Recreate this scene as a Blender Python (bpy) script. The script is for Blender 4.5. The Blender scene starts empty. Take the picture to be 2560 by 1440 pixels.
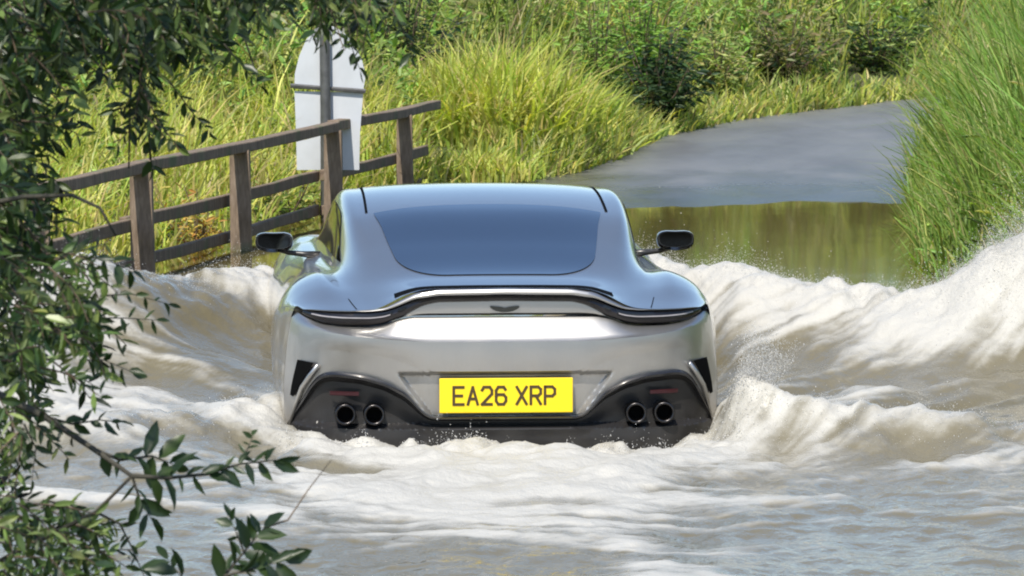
import bpy, math, random
import numpy as np
from mathutils import Vector, Matrix

random.seed(7)
rng = np.random.default_rng(7)
R = math.radians
scene = bpy.context.scene
C = scene.collection

# ------------------------------------------------------------------ camera
CAM_H, FPX, PITCH = 2.29, 11000.0, R(5.04)
cam_d = bpy.data.cameras.new('camera')
cam = bpy.data.objects.new('camera', cam_d); C.objects.link(cam)
cam.location = (0, 0, CAM_H)
cam.rotation_euler = (R(90) - PITCH, 0, 0)
cam_d.sensor_width = 36.0
cam_d.lens = FPX / 2560.0 * 36.0
cam_d.clip_start = 0.1; cam_d.clip_end = 3000
scene.camera = cam
cam_d.dof.use_dof = True; cam_d.dof.focus_distance = 19.5; cam_d.dof.aperture_fstop = 20.0

# ------------------------------------------------------------------ light
SUN_EL, SUN_AZ = R(54), R(197)      # azimuth measured clockwise from +Y: behind the camera, to the left
world = bpy.data.worlds.new('World'); scene.world = world
world.use_nodes = True
wn = world.node_tree.nodes; wl = world.node_tree.links
sky = wn.new('ShaderNodeTexSky'); sky.sky_type = 'NISHITA'; sky.sun_disc = False
sky.sun_elevation = SUN_EL; sky.sun_rotation = SUN_AZ
sky.air_density = 1.0; sky.dust_density = 0.6; sky.ozone_density = 2.5
wn['Background'].inputs['Strength'].default_value = 0.145
wl.new(sky.outputs[0], wn['Background'].inputs['Color'])
sun_d = bpy.data.lights.new('sun', 'SUN'); sun_d.energy = 4.6; sun_d.angle = R(0.5)
sun_d.color = (1.0, 0.94, 0.84)
sun = bpy.data.objects.new('sun', sun_d); C.objects.link(sun)
sdir = Vector((math.sin(SUN_AZ) * math.cos(SUN_EL), math.cos(SUN_AZ) * math.cos(SUN_EL), math.sin(SUN_EL)))
sun.rotation_euler = sdir.to_track_quat('Z', 'Y').to_euler()
scene.view_settings.view_transform = 'Standard'
scene.view_settings.look = 'None'
scene.view_settings.exposure = 0.4
scene.view_settings.gamma = 1.0
scene.view_settings.use_curve_mapping = False
try:
    scene.cycles.filter_width = 2.0
    scene.cycles.max_bounces = 7; scene.cycles.transparent_max_bounces = 6
    scene.cycles.caustics_reflective = False; scene.cycles.caustics_refractive = False
except Exception:
    pass

# ------------------------------------------------------------------ helpers
def P(px, py, Y):
    """World point on the plane at distance Y that lies behind photograph position px, py."""
    dx, dz = (px - 1280.0) / FPX, -(py - 720.0) / FPX
    d = (dx, math.cos(PITCH) + dz * math.sin(PITCH), -math.sin(PITCH) + dz * math.cos(PITCH))
    t = Y / d[1]
    return Vector((d[0] * t, Y, CAM_H + d[2] * t))

def smooth(e0, e1, x):
    t = np.clip((np.asarray(x, float) - e0) / (e1 - e0), 0, 1)
    return t * t * (3 - 2 * t)

_perm = rng.random((257, 257))
def vnoise(x, y):
    x = np.asarray(x, float); y = np.asarray(y, float)
    xi = np.floor(x).astype(int); yi = np.floor(y).astype(int)
    fx = x - xi; fy = y - yi
    fx = fx * fx * fx * (fx * (fx * 6 - 15) + 10); fy = fy * fy * fy * (fy * (fy * 6 - 15) + 10)
    a = _perm[xi % 256, yi % 256]; b = _perm[(xi + 1) % 256, yi % 256]
    c = _perm[xi % 256, (yi + 1) % 256]; d = _perm[(xi + 1) % 256, (yi + 1) % 256]
    return (a * (1 - fx) + b * fx) * (1 - fy) + (c * (1 - fx) + d * fx) * fy
def fbm(x, y, o=4):
    s = 0; a = 0.5; n = 0
    for k in range(o):
        s = s + a * vnoise(x * 2 ** k + 17.3 * k, y * 2 ** k + 9.1 * k); n += a; a *= 0.5
    return s / n

def setp(o, label=None, cat=None, group=None, kind=None):
    if label: o['label'] = label
    if cat: o['category'] = cat
    if group: o['group'] = group
    if kind: o['kind'] = kind
    return o
def link(o, parent=None):
    C.objects.link(o)
    if parent is not None: o.parent = parent
    return o
def empty(name, loc=(0, 0, 0), rz=0):
    o = bpy.data.objects.new(name, None); C.objects.link(o)
    o.location = loc; o.rotation_euler = (0, 0, rz); o.empty_display_size = 0.1
    return o
def mesh_np(name, verts, faces, mat, parent=None, smooth_sh=True, sharp=None, tint=None, attrs=None):
    """faces: list of arrays, each (n, k) with the same k inside an array."""
    me = bpy.data.meshes.new(name)
    verts = np.ascontiguousarray(verts, dtype=np.float32)
    if not isinstance(faces, list): faces = [faces]
    faces = [np.asarray(f, dtype=np.int32) for f in faces if len(f)]
    nl = sum(f.size for f in faces); npoly = sum(len(f) for f in faces)
    me.vertices.add(len(verts)); me.vertices.foreach_set('co', verts.ravel())
    me.loops.add(nl); me.loops.foreach_set('vertex_index', np.concatenate([f.ravel() for f in faces]))
    me.polygons.add(npoly)
    tot = np.concatenate([np.full(len(f), f.shape[1], dtype=np.int32) for f in faces])
    st = np.concatenate([[0], np.cumsum(tot)[:-1]]).astype(np.int32)
    me.polygons.foreach_set('loop_start', st); me.polygons.foreach_set('loop_total', tot)
    me.update(calc_edges=True)
    me.polygons.foreach_set('use_smooth', np.full(npoly, smooth_sh, dtype=bool))
    if tint is not None:
        a = me.attributes.new('tint', 'FLOAT_COLOR', 'POINT')
        t4 = np.ones((len(verts), 4), dtype=np.float32); t4[:, :3] = tint
        a.data.foreach_set('color', t4.ravel())
    for k, v in (attrs or {}).items():
        a = me.attributes.new(k, 'FLOAT', 'POINT'); a.data.foreach_set('value', np.asarray(v, np.float32).ravel())
    if sharp is not None: me.set_sharp_from_angle(angle=R(sharp))
    me.materials.append(mat)
    o = bpy.data.objects.new(name, me)
    return link(o, parent)
def grid_faces(nr, nc, flip=False):
    i = np.arange(nr - 1)[:, None] * nc + np.arange(nc - 1)[None, :]
    q = np.stack([i, i + 1, i + nc + 1, i + nc], -1).reshape(-1, 4)
    return q[:, ::-1] if flip else q
class MB:
    def __init__(s): s.v = []; s.f = []
    def add(s, v, f):
        n = len(s.v); s.v += [tuple(p) for p in v]; s.f += [tuple(i + n for i in q) for q in f]
    def box(s, c, size, m=None):
        x, y, z = [k / 2 for k in size]
        vs = [Vector((a * x, b * y, d * z)) for a in (-1, 1) for b in (-1, 1) for d in (-1, 1)]
        if m is not None: vs = [m @ v for v in vs]
        vs = [v + Vector(c) for v in vs]
        s.add(vs, [(0, 1, 3, 2), (4, 6, 7, 5), (0, 4, 5, 1), (2, 3, 7, 6), (0, 2, 6, 4), (1, 5, 7, 3)])
    def tube(s, pts, rad, n=8, cap=True):
        pts = [Vector(p) for p in pts]
        if not hasattr(rad, '__len__'): rad = [rad] * len(pts)
        vs = []; up = Vector((0.13, 0.31, 0.94)).normalized()
        for i, p in enumerate(pts):
            d = (pts[min(i + 1, len(pts) - 1)] - pts[max(i - 1, 0)]).normalized()
            u = d.cross(up)
            if u.length < 1e-4: u = d.cross(Vector((1, 0, 0)))
            u.normalize(); w = d.cross(u).normalized()
            for k in range(n):
                a = 2 * math.pi * k / n
                vs.append(p + (u * math.cos(a) + w * math.sin(a)) * rad[i])
        fs = [(i * n + k, i * n + (k + 1) % n, (i + 1) * n + (k + 1) % n, (i + 1) * n + k)
              for i in range(len(pts) - 1) for k in range(n)]
        if cap:
            fs.append(tuple(range(n))[::-1]); fs.append(tuple((len(pts) - 1) * n + k for k in range(n)))
        s.add(vs, fs)
    def build(s, name, mat, parent=None, sm=False, sharp=None, bevel=0):
        me = bpy.data.meshes.new(name); me.from_pydata(s.v, [], s.f); me.update()
        if sm:
            for p in me.polygons: p.use_smooth = True
        if sharp: me.set_sharp_from_angle(angle=R(sharp))
        me.materials.append(mat)
        o = link(bpy.data.objects.new(name, me), parent)
        if bevel:
            b = o.modifiers.new('bevel', 'BEVEL'); b.width = bevel; b.segments = 2; b.limit_method = 'ANGLE'
        return o

# ------------------------------------------------------------------ materials
def mat(name):
    m = bpy.data.materials.new(name); m.use_nodes = True
    return m, m.node_tree.nodes, m.node_tree.links, m.node_tree.nodes['Principled BSDF']
def pset(b, **k):
    for key, v in k.items():
        b.inputs[key.replace('_', ' ')].default_value = v
def ramp(nodes, stops):
    r = nodes.new('ShaderNodeValToRGB'); e = r.color_ramp.elements
    e[0].position, e[0].color = stops[0][0], (*stops[0][1], 1)
    e[1].position, e[1].color = stops[-1][0], (*stops[-1][1], 1)
    for p, c in stops[1:-1]:
        n = e.new(p); n.color = (*c, 1)
    return r
def noise_node(nodes, links, scale, detail=4, rough=0.55, vec=None, stretch=None, coord='Object'):
    n = nodes.new('ShaderNodeTexNoise'); n.inputs['Scale'].default_value = scale
    n.inputs['Detail'].default_value = detail; n.inputs['Roughness'].default_value = rough
    t = nodes.new('ShaderNodeTexCoord')
    if stretch:
        mp = nodes.new('ShaderNodeMapping'); mp.inputs['Scale'].default_value = stretch
        links.new(t.outputs[coord], mp.inputs['Vector']); links.new(mp.outputs[0], n.inputs['Vector'])
    else:
        links.new(t.outputs[coord], n.inputs['Vector'])
    return n
def bump(nodes, links, b, src, strength, dist):
    bp = nodes.new('ShaderNodeBump'); bp.inputs['Strength'].default_value = strength; bp.inputs['Distance'].default_value = dist
    links.new(src, bp.inputs['Height']); links.new(bp.outputs[0], b.inputs['Normal'])
    return bp

def paint():
    m, n, l, b = mat('silver_paint')
    nz = noise_node(n, l, 2.2, 5, 0.6)
    r = ramp(n, [(0.3, (0.425, 0.415, 0.40)), (0.7, (0.455, 0.445, 0.43))])
    l.new(nz.outputs[0], r.inputs[0])
    # silt thrown up by the wheels: blotchy film, heavier towards the sills
    n2 = noise_node(n, l, 7, 7, 0.7, stretch=(1, 1, .45))
    tc = n.new('ShaderNodeTexCoord'); sx = n.new('ShaderNodeSeparateXYZ'); l.new(tc.outputs['Object'], sx.inputs[0])
    hz = n.new('ShaderNodeMapRange'); hz.inputs['From Min'].default_value = 0.02; hz.inputs['From Max'].default_value = 0.50
    hz.inputs['To Min'].default_value = 0.62; hz.inputs['To Max'].default_value = 0.0
    l.new(sx.outputs['Z'], hz.inputs['Value'])
    sp = ramp(n, [(0.40, (0, 0, 0)), (0.66, (1, 1, 1))]); l.new(n2.outputs[0], sp.inputs[0])
    dm = n.new('ShaderNodeMath'); dm.operation = 'MULTIPLY'; l.new(hz.outputs[0], dm.inputs[0]); l.new(sp.outputs[0], dm.inputs[1])
    mx = n.new('ShaderNodeMixRGB'); mx.inputs[2].default_value = (0.27, 0.235, 0.17, 1)
    l.new(dm.outputs[0], mx.inputs[0]); l.new(r.outputs[0], mx.inputs[1]); l.new(mx.outputs[0], b.inputs['Base Color'])
    me_ = n.new('ShaderNodeMapRange'); me_.inputs['To Min'].default_value = 0.95; me_.inputs['To Max'].default_value = 0.1
    l.new(dm.outputs[0], me_.inputs['Value']); l.new(me_.outputs[0], b.inputs['Metallic'])
    ro = n.new('ShaderNodeMapRange'); ro.inputs['To Min'].default_value = 0.38; ro.inputs['To Max'].default_value = 0.7
    l.new(dm.outputs[0], ro.inputs['Value']); l.new(ro.outputs[0], b.inputs['Roughness'])
    pset(b, Coat_Weight=1.0, Coat_Roughness=0.06)
    return m
def plain(name, col, rough, metal=0.0, coat=0.0, var=0.15, scale=20, bmp=0.0, ior=1.5):
    m, n, l, b = mat(name)
    nz = noise_node(n, l, scale, 5, 0.6)
    r = ramp(n, [(0.3, tuple(c * (1 - var) for c in col)), (0.7, tuple(min(1, c * (1 + var)) for c in col))])
    l.new(nz.outputs[0], r.inputs[0]); l.new(r.outputs[0], b.inputs['Base Color'])
    pset(b, Metallic=metal, Roughness=rough, Coat_Weight=coat, IOR=ior)
    if bmp: bump(n, l, b, nz.outputs[0], 0.6, bmp)
    return m
def wood():
    m, n, l, b = mat('weathered_wood')
    nz = noise_node(n, l, 6, 6, 0.65, stretch=(6, 1.2, 1.2))
    r = ramp(n, [(0.25, (0.085, 0.062, 0.042)), (0.55, (0.20, 0.147, 0.102)), (0.8, (0.31, 0.245, 0.185))])
    l.new(nz.outputs[0], r.inputs[0])
    n2 = noise_node(n, l, 3.1, 4)
    r2 = ramp(n, [(0.52, (0, 0, 0)), (0.68, (1, 1, 1))])
    mx = n.new('ShaderNodeMixRGB'); mx.inputs[2].default_value = (0.10, 0.12, 0.055, 1)
    l.new(n2.outputs[0], r2.inputs[0]); l.new(r2.outputs[0], mx.inputs[0]); l.new(r.outputs[0], mx.inputs[1])
    l.new(mx.outputs[0], b.inputs['Base Color']); pset(b, Roughness=0.85)
    bump(n, l, b, nz.outputs[0], 0.7, 0.01)
    return m
def foliage(name, trans=0.35, rough=0.5, spec=0.35):
    """Per-plant colour comes from the tint attribute."""
    m, n, l, b = mat(name)
    at = n.new('ShaderNodeAttribute'); at.attribute_name = 'tint'
    l.new(at.outputs['Color'], b.inputs['Base Color'])
    pset(b, Roughness=rough); b.inputs['Specular IOR Level'].default_value = spec
    t = n.new('ShaderNodeBsdfTranslucent')
    g = n.new('ShaderNodeMixRGB'); g.blend_type = 'MULTIPLY'; g.inputs[0].default_value = 1
    g.inputs[2].default_value = (1.25, 1.3, 0.55, 1)
    l.new(at.outputs['Color'], g.inputs[1]); l.new(g.outputs[0], t.inputs[0])
    mx = n.new('ShaderNodeMixShader'); mx.inputs[0].default_value = trans
    l.new(b.outputs[0], mx.inputs[1]); l.new(t.outputs[0], mx.inputs[2])
    l.new(mx.outputs[0], n['Material Output'].inputs['Surface'])
    return m
def leaf_solid(name, col, col2, trans=0.3):
    m, n, l, b = mat(name)
    oi = n.new('ShaderNodeObjectInfo')
    r = ramp(n, [(0.0, col), (1.0, col2)])
    l.new(oi.outputs['Random'], r.inputs[0]); l.new(r.outputs[0], b.inputs['Base Color'])
    pset(b, Roughness=0.38)
    t = n.new('ShaderNodeBsdfTranslucent'); t.inputs[0].default_value = (col[0] * 2.2, col[1] * 2.4, col[2] * 1.0, 1)
    mx = n.new('ShaderNodeMixShader'); mx.inputs[0].default_value = trans
    l.new(b.outputs[0], mx.inputs[1]); l.new(t.outputs[0], mx.inputs[2])
    l.new(mx.outputs[0], n['Material Output'].inputs['Surface'])
    return m

def water_mat():
    m, n, l, b = mat('river_water')
    at = n.new('ShaderNodeAttribute'); at.attribute_name = 'foam'
    ch = n.new('ShaderNodeAttribute'); ch.attribute_name = 'chop'
    nf = noise_node(n, l, 5.0, 5, 0.55, stretch=(1.0, 0.5, 1.0))
    nf2 = noise_node(n, l, 15, 5, 0.62, stretch=(0.8, 0.8, 1.0))
    # foam cover = where the churn is strong, broken up by noise
    ad = n.new('ShaderNodeMath'); ad.operation = 'MULTIPLY_ADD'; ad.inputs[1].default_value = 0.55; ad.inputs[2].default_value = -0.27
    l.new(nf.outputs[0], ad.inputs[0])
    ad2 = n.new('ShaderNodeMath'); ad2.operation = 'MULTIPLY_ADD'; ad2.inputs[1].default_value = 0.55
    l.new(nf2.outputs[0], ad2.inputs[0]); l.new(ad.outputs[0], ad2.inputs[2])
    sm = n.new('ShaderNodeMath'); sm.operation = 'ADD'
    l.new(ad2.outputs[0], sm.inputs[0]); l.new(at.outputs['Fac'], sm.inputs[1])
    mr = n.new('ShaderNodeMapRange'); mr.interpolation_type = 'SMOOTHSTEP'
    mr.inputs['From Min'].default_value = 0.40; mr.inputs['From Max'].default_value = 1.30
    l.new(sm.outputs[0], mr.inputs['Value'])
    mul = n.new('ShaderNodeMath'); mul.operation = 'MULTIPLY'
    cl = n.new('ShaderNodeMapRange'); cl.inputs['From Max'].default_value = 0.15
    l.new(at.outputs['Fac'], cl.inputs['Value'])
    l.new(mr.outputs[0], mul.inputs[0]); l.new(cl.outputs[0], mul.inputs[1])
    # silt colour: clear olive where calm, paler suspended silt where churned
    silt = n.new('ShaderNodeMixRGB'); silt.inputs[1].default_value = (0.098, 0.076, 0.020, 1); silt.inputs[2].default_value = (0.165, 0.146, 0.098, 1)
    l.new(ch.outputs['Fac'], silt.inputs[0])
    col = n.new('ShaderNodeMixRGB'); col.inputs[2].default_value = (0.455, 0.44, 0.395, 1)
    l.new(mul.outputs[0], col.inputs[0]); l.new(silt.outputs[0], col.inputs[1]); l.new(col.outputs[0], b.inputs['Base Color'])
    ro = n.new('ShaderNodeMapRange'); ro.inputs['To Min'].default_value = 0.06; ro.inputs['To Max'].default_value = 0.42
    l.new(mul.outputs[0], ro.inputs['Value']); l.new(ro.outputs[0], b.inputs['Roughness'])
    pset(b, IOR=1.33)
    # ripple relief
    nb = noise_node(n, l, 11, 5, 0.6, stretch=(1.0, 0.6, 1.0))
    nb2 = noise_node(n, l, 1.6, 3, 0.5, stretch=(1.0, 0.35, 1.0))
    bp0 = n.new('ShaderNodeBump'); bp0.inputs['Strength'].default_value = 0.05; bp0.inputs['Distance'].default_value = 0.03
    l.new(nb2.outputs[0], bp0.inputs['Height'])
    bp = n.new('ShaderNodeBump'); bp.inputs['Distance'].default_value = 0.05
    st = n.new('ShaderNodeMath'); st.operation = 'MULTIPLY'; st.inputs[1].default_value = 0.42
    l.new(ch.outputs['Fac'], st.inputs[0]); l.new(st.outputs[0], bp.inputs['Strength'])
    l.new(nb.outputs[0], bp.inputs['Height']); l.new(bp0.outputs[0], bp.inputs['Normal']); l.new(bp.outputs[0], b.inputs['Normal'])
    return m
def spray_mat():
    m, n, l, b = mat('spray_white')
    nz = noise_node(n, l, 3, 2)
    r = ramp(n, [(0.3, (0.84, 0.83, 0.80)), (0.7, (0.90, 0.89, 0.86))])
    l.new(nz.outputs[0], r.inputs[0]); l.new(r.outputs[0], b.inputs['Base Color']); pset(b, Roughness=0.3)
    t = n.new('ShaderNodeBsdfTranslucent'); l.new(r.outputs[0], t.inputs[0])
    mx = n.new('ShaderNodeMixShader'); mx.inputs[0].default_value = 0.5
    l.new(b.outputs[0], mx.inputs[1]); l.new(t.outputs[0], mx.inputs[2])
    l.new(mx.outputs[0], n['Material Output'].inputs['Surface'])
    return m
def road_mat():
    m, n, l, b = mat('road_asphalt')
    nz = noise_node(n, l, 1.1, 6, 0.65, stretch=(1, .6, 1))
    n2 = noise_node(n, l, 60, 3, 0.7)
    r = ramp(n, [(0.25, (0.10, 0.10, 0.098)), (0.5, (0.145, 0.146, 0.144)), (0.75, (0.19, 0.188, 0.182))])
    l.new(nz.outputs[0], r.inputs[0])
    # the strip the flood has just wetted is darker and shinier
    g = n.new('ShaderNodeNewGeometry'); sx = n.new('ShaderNodeSeparateXYZ'); l.new(g.outputs['Position'], sx.inputs[0])
    ma = n.new('ShaderNodeMath'); ma.operation = 'MULTIPLY_ADD'; ma.inputs[1].default_value = 0.16; ma.inputs[2].default_value = -0.08
    l.new(nz.outputs[0], ma.inputs[0])
    ms = n.new('ShaderNodeMath'); ms.operation = 'ADD'; l.new(ma.outputs[0], ms.inputs[0]); l.new(sx.outputs['Z'], ms.inputs[1])
    wet = n.new('ShaderNodeMapRange'); wet.inputs['From Min'].default_value = 0.02; wet.inputs['From Max'].default_value = 0.11
    l.new(ms.outputs[0], wet.inputs['Value'])
    mx = n.new('ShaderNodeMixRGB'); mx.inputs[1].default_value = (0.060, 0.056, 0.040, 1)
    l.new(wet.outputs[0], mx.inputs[0]); l.new(r.outputs[0], mx.inputs[2]); l.new(mx.outputs[0], b.inputs['Base Color'])
    ro = n.new('ShaderNodeMapRange'); ro.inputs['To Min'].default_value = 0.16; ro.inputs['To Max'].default_value = 0.42
    l.new(wet.outputs[0], ro.inputs['Value']); l.new(ro.outputs[0], b.inputs['Roughness'])
    bump(n, l, b, n2.outputs[0], 0.4, 0.006)
    return m

M = dict(
    paint=paint(), black=plain('gloss_black_trim', (0.014, 0.014, 0.016), 0.16, coat=0.6),
    satin=plain('satin_black_plastic', (0.022, 0.021, 0.021), 0.34, bmp=0.001),
    dark=plain('cavity_black', (0.004, 0.004, 0.004), 0.8, ior=1.12),  # joints and trim; on the vent patches it paints in the recess shade
    glass=plain('tinted_glass', (0.012, 0.022, 0.045), 0.04, coat=1.0, var=0.05, ior=2.0),
    sideglass=plain('dark_side_glass', (0.006, 0.006, 0.007), 0.06, var=0.05, ior=1.35),
    lamp=plain('smoked_lamp_lens', (0.010, 0.008, 0.009), 0.22, coat=0.15),
    redlens=plain('dark_red_reflector', (0.035, 0.006, 0.008), 0.3),
    ledline=plain('lamp_guide', (0.30, 0.28, 0.29), 0.25),
    chrome=plain('exhaust_steel', (0.055, 0.052, 0.052), 0.30, metal=1.0),
    yellow=plain('plate_yellow', (0.86, 0.62, 0.012), 0.35, var=0.06, scale=9),
    ink=plain('plate_ink', (0.055, 0.032, 0.008), 0.5),
    badge=plain('badge_metal', (0.05, 0.05, 0.045), 0.3, metal=0.6),
    mirror=plain('mirror_glass', (0.04, 0.04, 0.04), 0.04, metal=1.0, var=0.02),
    wood=wood(), signwhite=plain('sign_white', (0.50, 0.52, 0.545), 0.5, var=0.08, scale=4),
    steel=plain('galvanised_post', (0.11, 0.11, 0.11), 0.45, metal=0.4, var=0.25),
    bark=plain('bark', (0.085, 0.066, 0.048), 0.9, var=0.4, scale=30, bmp=0.01),
    twig=plain('twig_bark', (0.12, 0.085, 0.055), 0.8, var=0.3, scale=60),
    twigdark=plain('dark_twig_bark', (0.05, 0.045, 0.032), 0.85, var=0.4, scale=60),
    soil=plain('bank_soil', (0.07, 0.075, 0.03), 0.95, var=0.45, scale=2.5, bmp=0.03),
    grass=foliage('grass_blades', 0.45, 0.5), leafy=foliage('weed_leaves', 0.34, 0.45),
    tree=foliage('tree_leaves', 0.26, 0.4, 0.5),
    leafdark=leaf_solid('sprig_leaf', (0.020, 0.040, 0.014), (0.052, 0.085, 0.022)),
    water=water_mat(), road=road_mat(),
    spray=spray_mat(),
)

# ------------------------------------------------------------------ setting: ground, road, water
LP = np.array([(-9, 12), (-5.5, 20), (-3.5, 24), (-2.62, 26.5), (-1.2, 33.5), (-0.62, 34.5), (0.25, 35.2), (0.91, 36.97), (1.27, 38.6), (1.89, 40.0), (3.12, 41.9), (3.9, 42.6), (6.5, 45.5), (14, 52), (40, 70), (120, 130), (400, 400)], float)
RP = np.array([(4.2, 9), (3.3, 14), (2.98, 20), (2.72, 24), (2.55, 27), (2.85, 31), (3.15, 34.5), (3.9, 38.4), (6.3, 41.6), (14.5, 47.5), (41, 65), (122, 125), (402, 395)], float)
def XL(Y): return np.interp(Y, LP[:, 1], LP[:, 0])
def XR(Y): return np.interp(Y, RP[:, 1], RP[:, 0])
def base_z(Y): return np.clip(0.04 * (Y - 33.9), -0.5, 0.9)
def ground_z(X, Y):
    X = np.asarray(X, float); Y = np.asarray(Y, float)
    b = base_z(Y)
    fl = np.where(Y > 36, 0.62, 0.9)
    dl = (XL(Y) - X) * fl; dr = (X - XR(Y)) * fl; dn = 12.3 - Y + 0.3 * np.sin(X * 1.7)
    d = np.maximum(np.maximum(dl, dr), dn)
    tgt = np.maximum(0.10, b + 0.06) + 0.15 * np.clip(d, 0, 5) + 0.012 * np.clip(d - 5, 0, 60) + 0.06 * (fbm(X * 0.8, Y * 0.8, 3) - 0.5)
    s = smooth(-0.12, 0.35, d)
    return (b - 0.035) * (1 - s) + tgt * s
def axis(parts):
    out = []
    for a, b, st in parts: out.append(np.arange(a, b, st))
    return np.unique(np.round(np.concatenate(out), 5))
gx = axis([(-400, -40, 30), (-40, -10, 3), (-10, 10, 0.16), (10, 40, 3), (40, 401, 30)])
gy = axis([(-150, -10, 15), (-10, 8, 1.5), (8, 56, 0.2), (56, 100, 4), (100, 900, 40)])
GX, GY = np.meshgrid(gx, gy)
gv = np.stack([GX, GY, ground_z(GX, GY)], -1).reshape(-1, 3)
setp(mesh_np('ground', gv, grid_faces(len(gy), len(gx)), M['soil']), kind='structure')

# road climbing out of the ford, bending right behind the reeds
ry = np.concatenate([np.arange(30.5, 52, 0.15), np.arange(52, 80, 2)]); rv = []
NT = 41
for Y in ry:
    a, c = XL(Y) - 0.12, XR(Y) + 0.12
    for k in range(NT):
        t = k / (NT - 1)
        rv.append((a + (c - a) * t, Y, base_z(Y) + 0.012 + 0.03 * (1 - (2 * t - 1) ** 2) + 0.075 * (float(fbm((a + (c - a) * t) * 1.3, Y * .7, 4)) - .5)))
setp(mesh_np('road', np.array(rv), grid_faces(len(ry), NT), M['road']), kind='structure')

# --- the churned river
CAR_O, CAR_R = Vector((-0.03, 18.75, 0.0)), R(3.6)
def car_local(X, Y):
    dx, dy = X - CAR_O.x, Y - CAR_O.y
    c, s = math.cos(CAR_R), math.sin(CAR_R)
    return dx * c + dy * s, -dx * s + dy * c
def polydist(X, Y, pts):
    """nearest distance to a polyline, plus interpolated extra columns; near/far side sign"""
    best = np.full(X.shape, 1e9); ext = np.zeros(X.shape + (pts.shape[1] - 2,)); sg = np.ones(X.shape)
    for a, b in zip(pts[:-1], pts[1:]):
        d = b[:2] - a[:2]; L2 = d @ d
        t = np.clip(((X - a[0]) * d[0] + (Y - a[1]) * d[1]) / L2, 0, 1)
        qx, qy = a[0] + t * d[0], a[1] + t * d[1]
        ds = np.hypot(X - qx, Y - qy); m = ds < best
        best = np.where(m, ds, best)
        ext = np.where(m[..., None], a[2:] + t[..., None] * (b[2:] - a[2:]), ext)
        sg = np.where(m, np.where(Y < qy, -1.0, 1.0), sg)
    return best, sg, ext
#           X      Y     height  near-width far-width
RIDGES = [
    np.array([(-1.08, 23.2, .34, .55, .35), (-1.25, 22.4, .38, .60, .35), (-1.95, 21.5, .50, .75, .40), (-2.8, 20.5, .50, .8, .5), (-4.4, 18.8, .25, .9, .6)]),
    np.array([(0.62, 23.4, .30, .45, .35), (0.90, 22.6, .43, .50, .30), (1.40, 22.0, .40, .75, .35), (1.95, 21.6, .37, .8, .35), (2.28, 21.5, .50, .8, .30), (2.62, 21.4, .66, .7, .35), (3.2, 20.9, .52, .8, .5)]),
    np.array([(1.06, 19.1, .22, .10, .20), (0.985, 18.66, .30, .12, .09), (1.10, 18.60, .26, .18, .14), (1.40, 18.5, .19, .33, .20), (2.13, 18.3, .12, .45, .3), (3.1, 17.9, .07, .5, .4)]),
    np.array([(-1.08, 19.3, .10, .2, .25), (-1.25, 18.7, .12, .35, .22), (-1.8, 18.5, .10, .4, .3), (-3, 18.1, .05, .5, .4)]),
]
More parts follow.
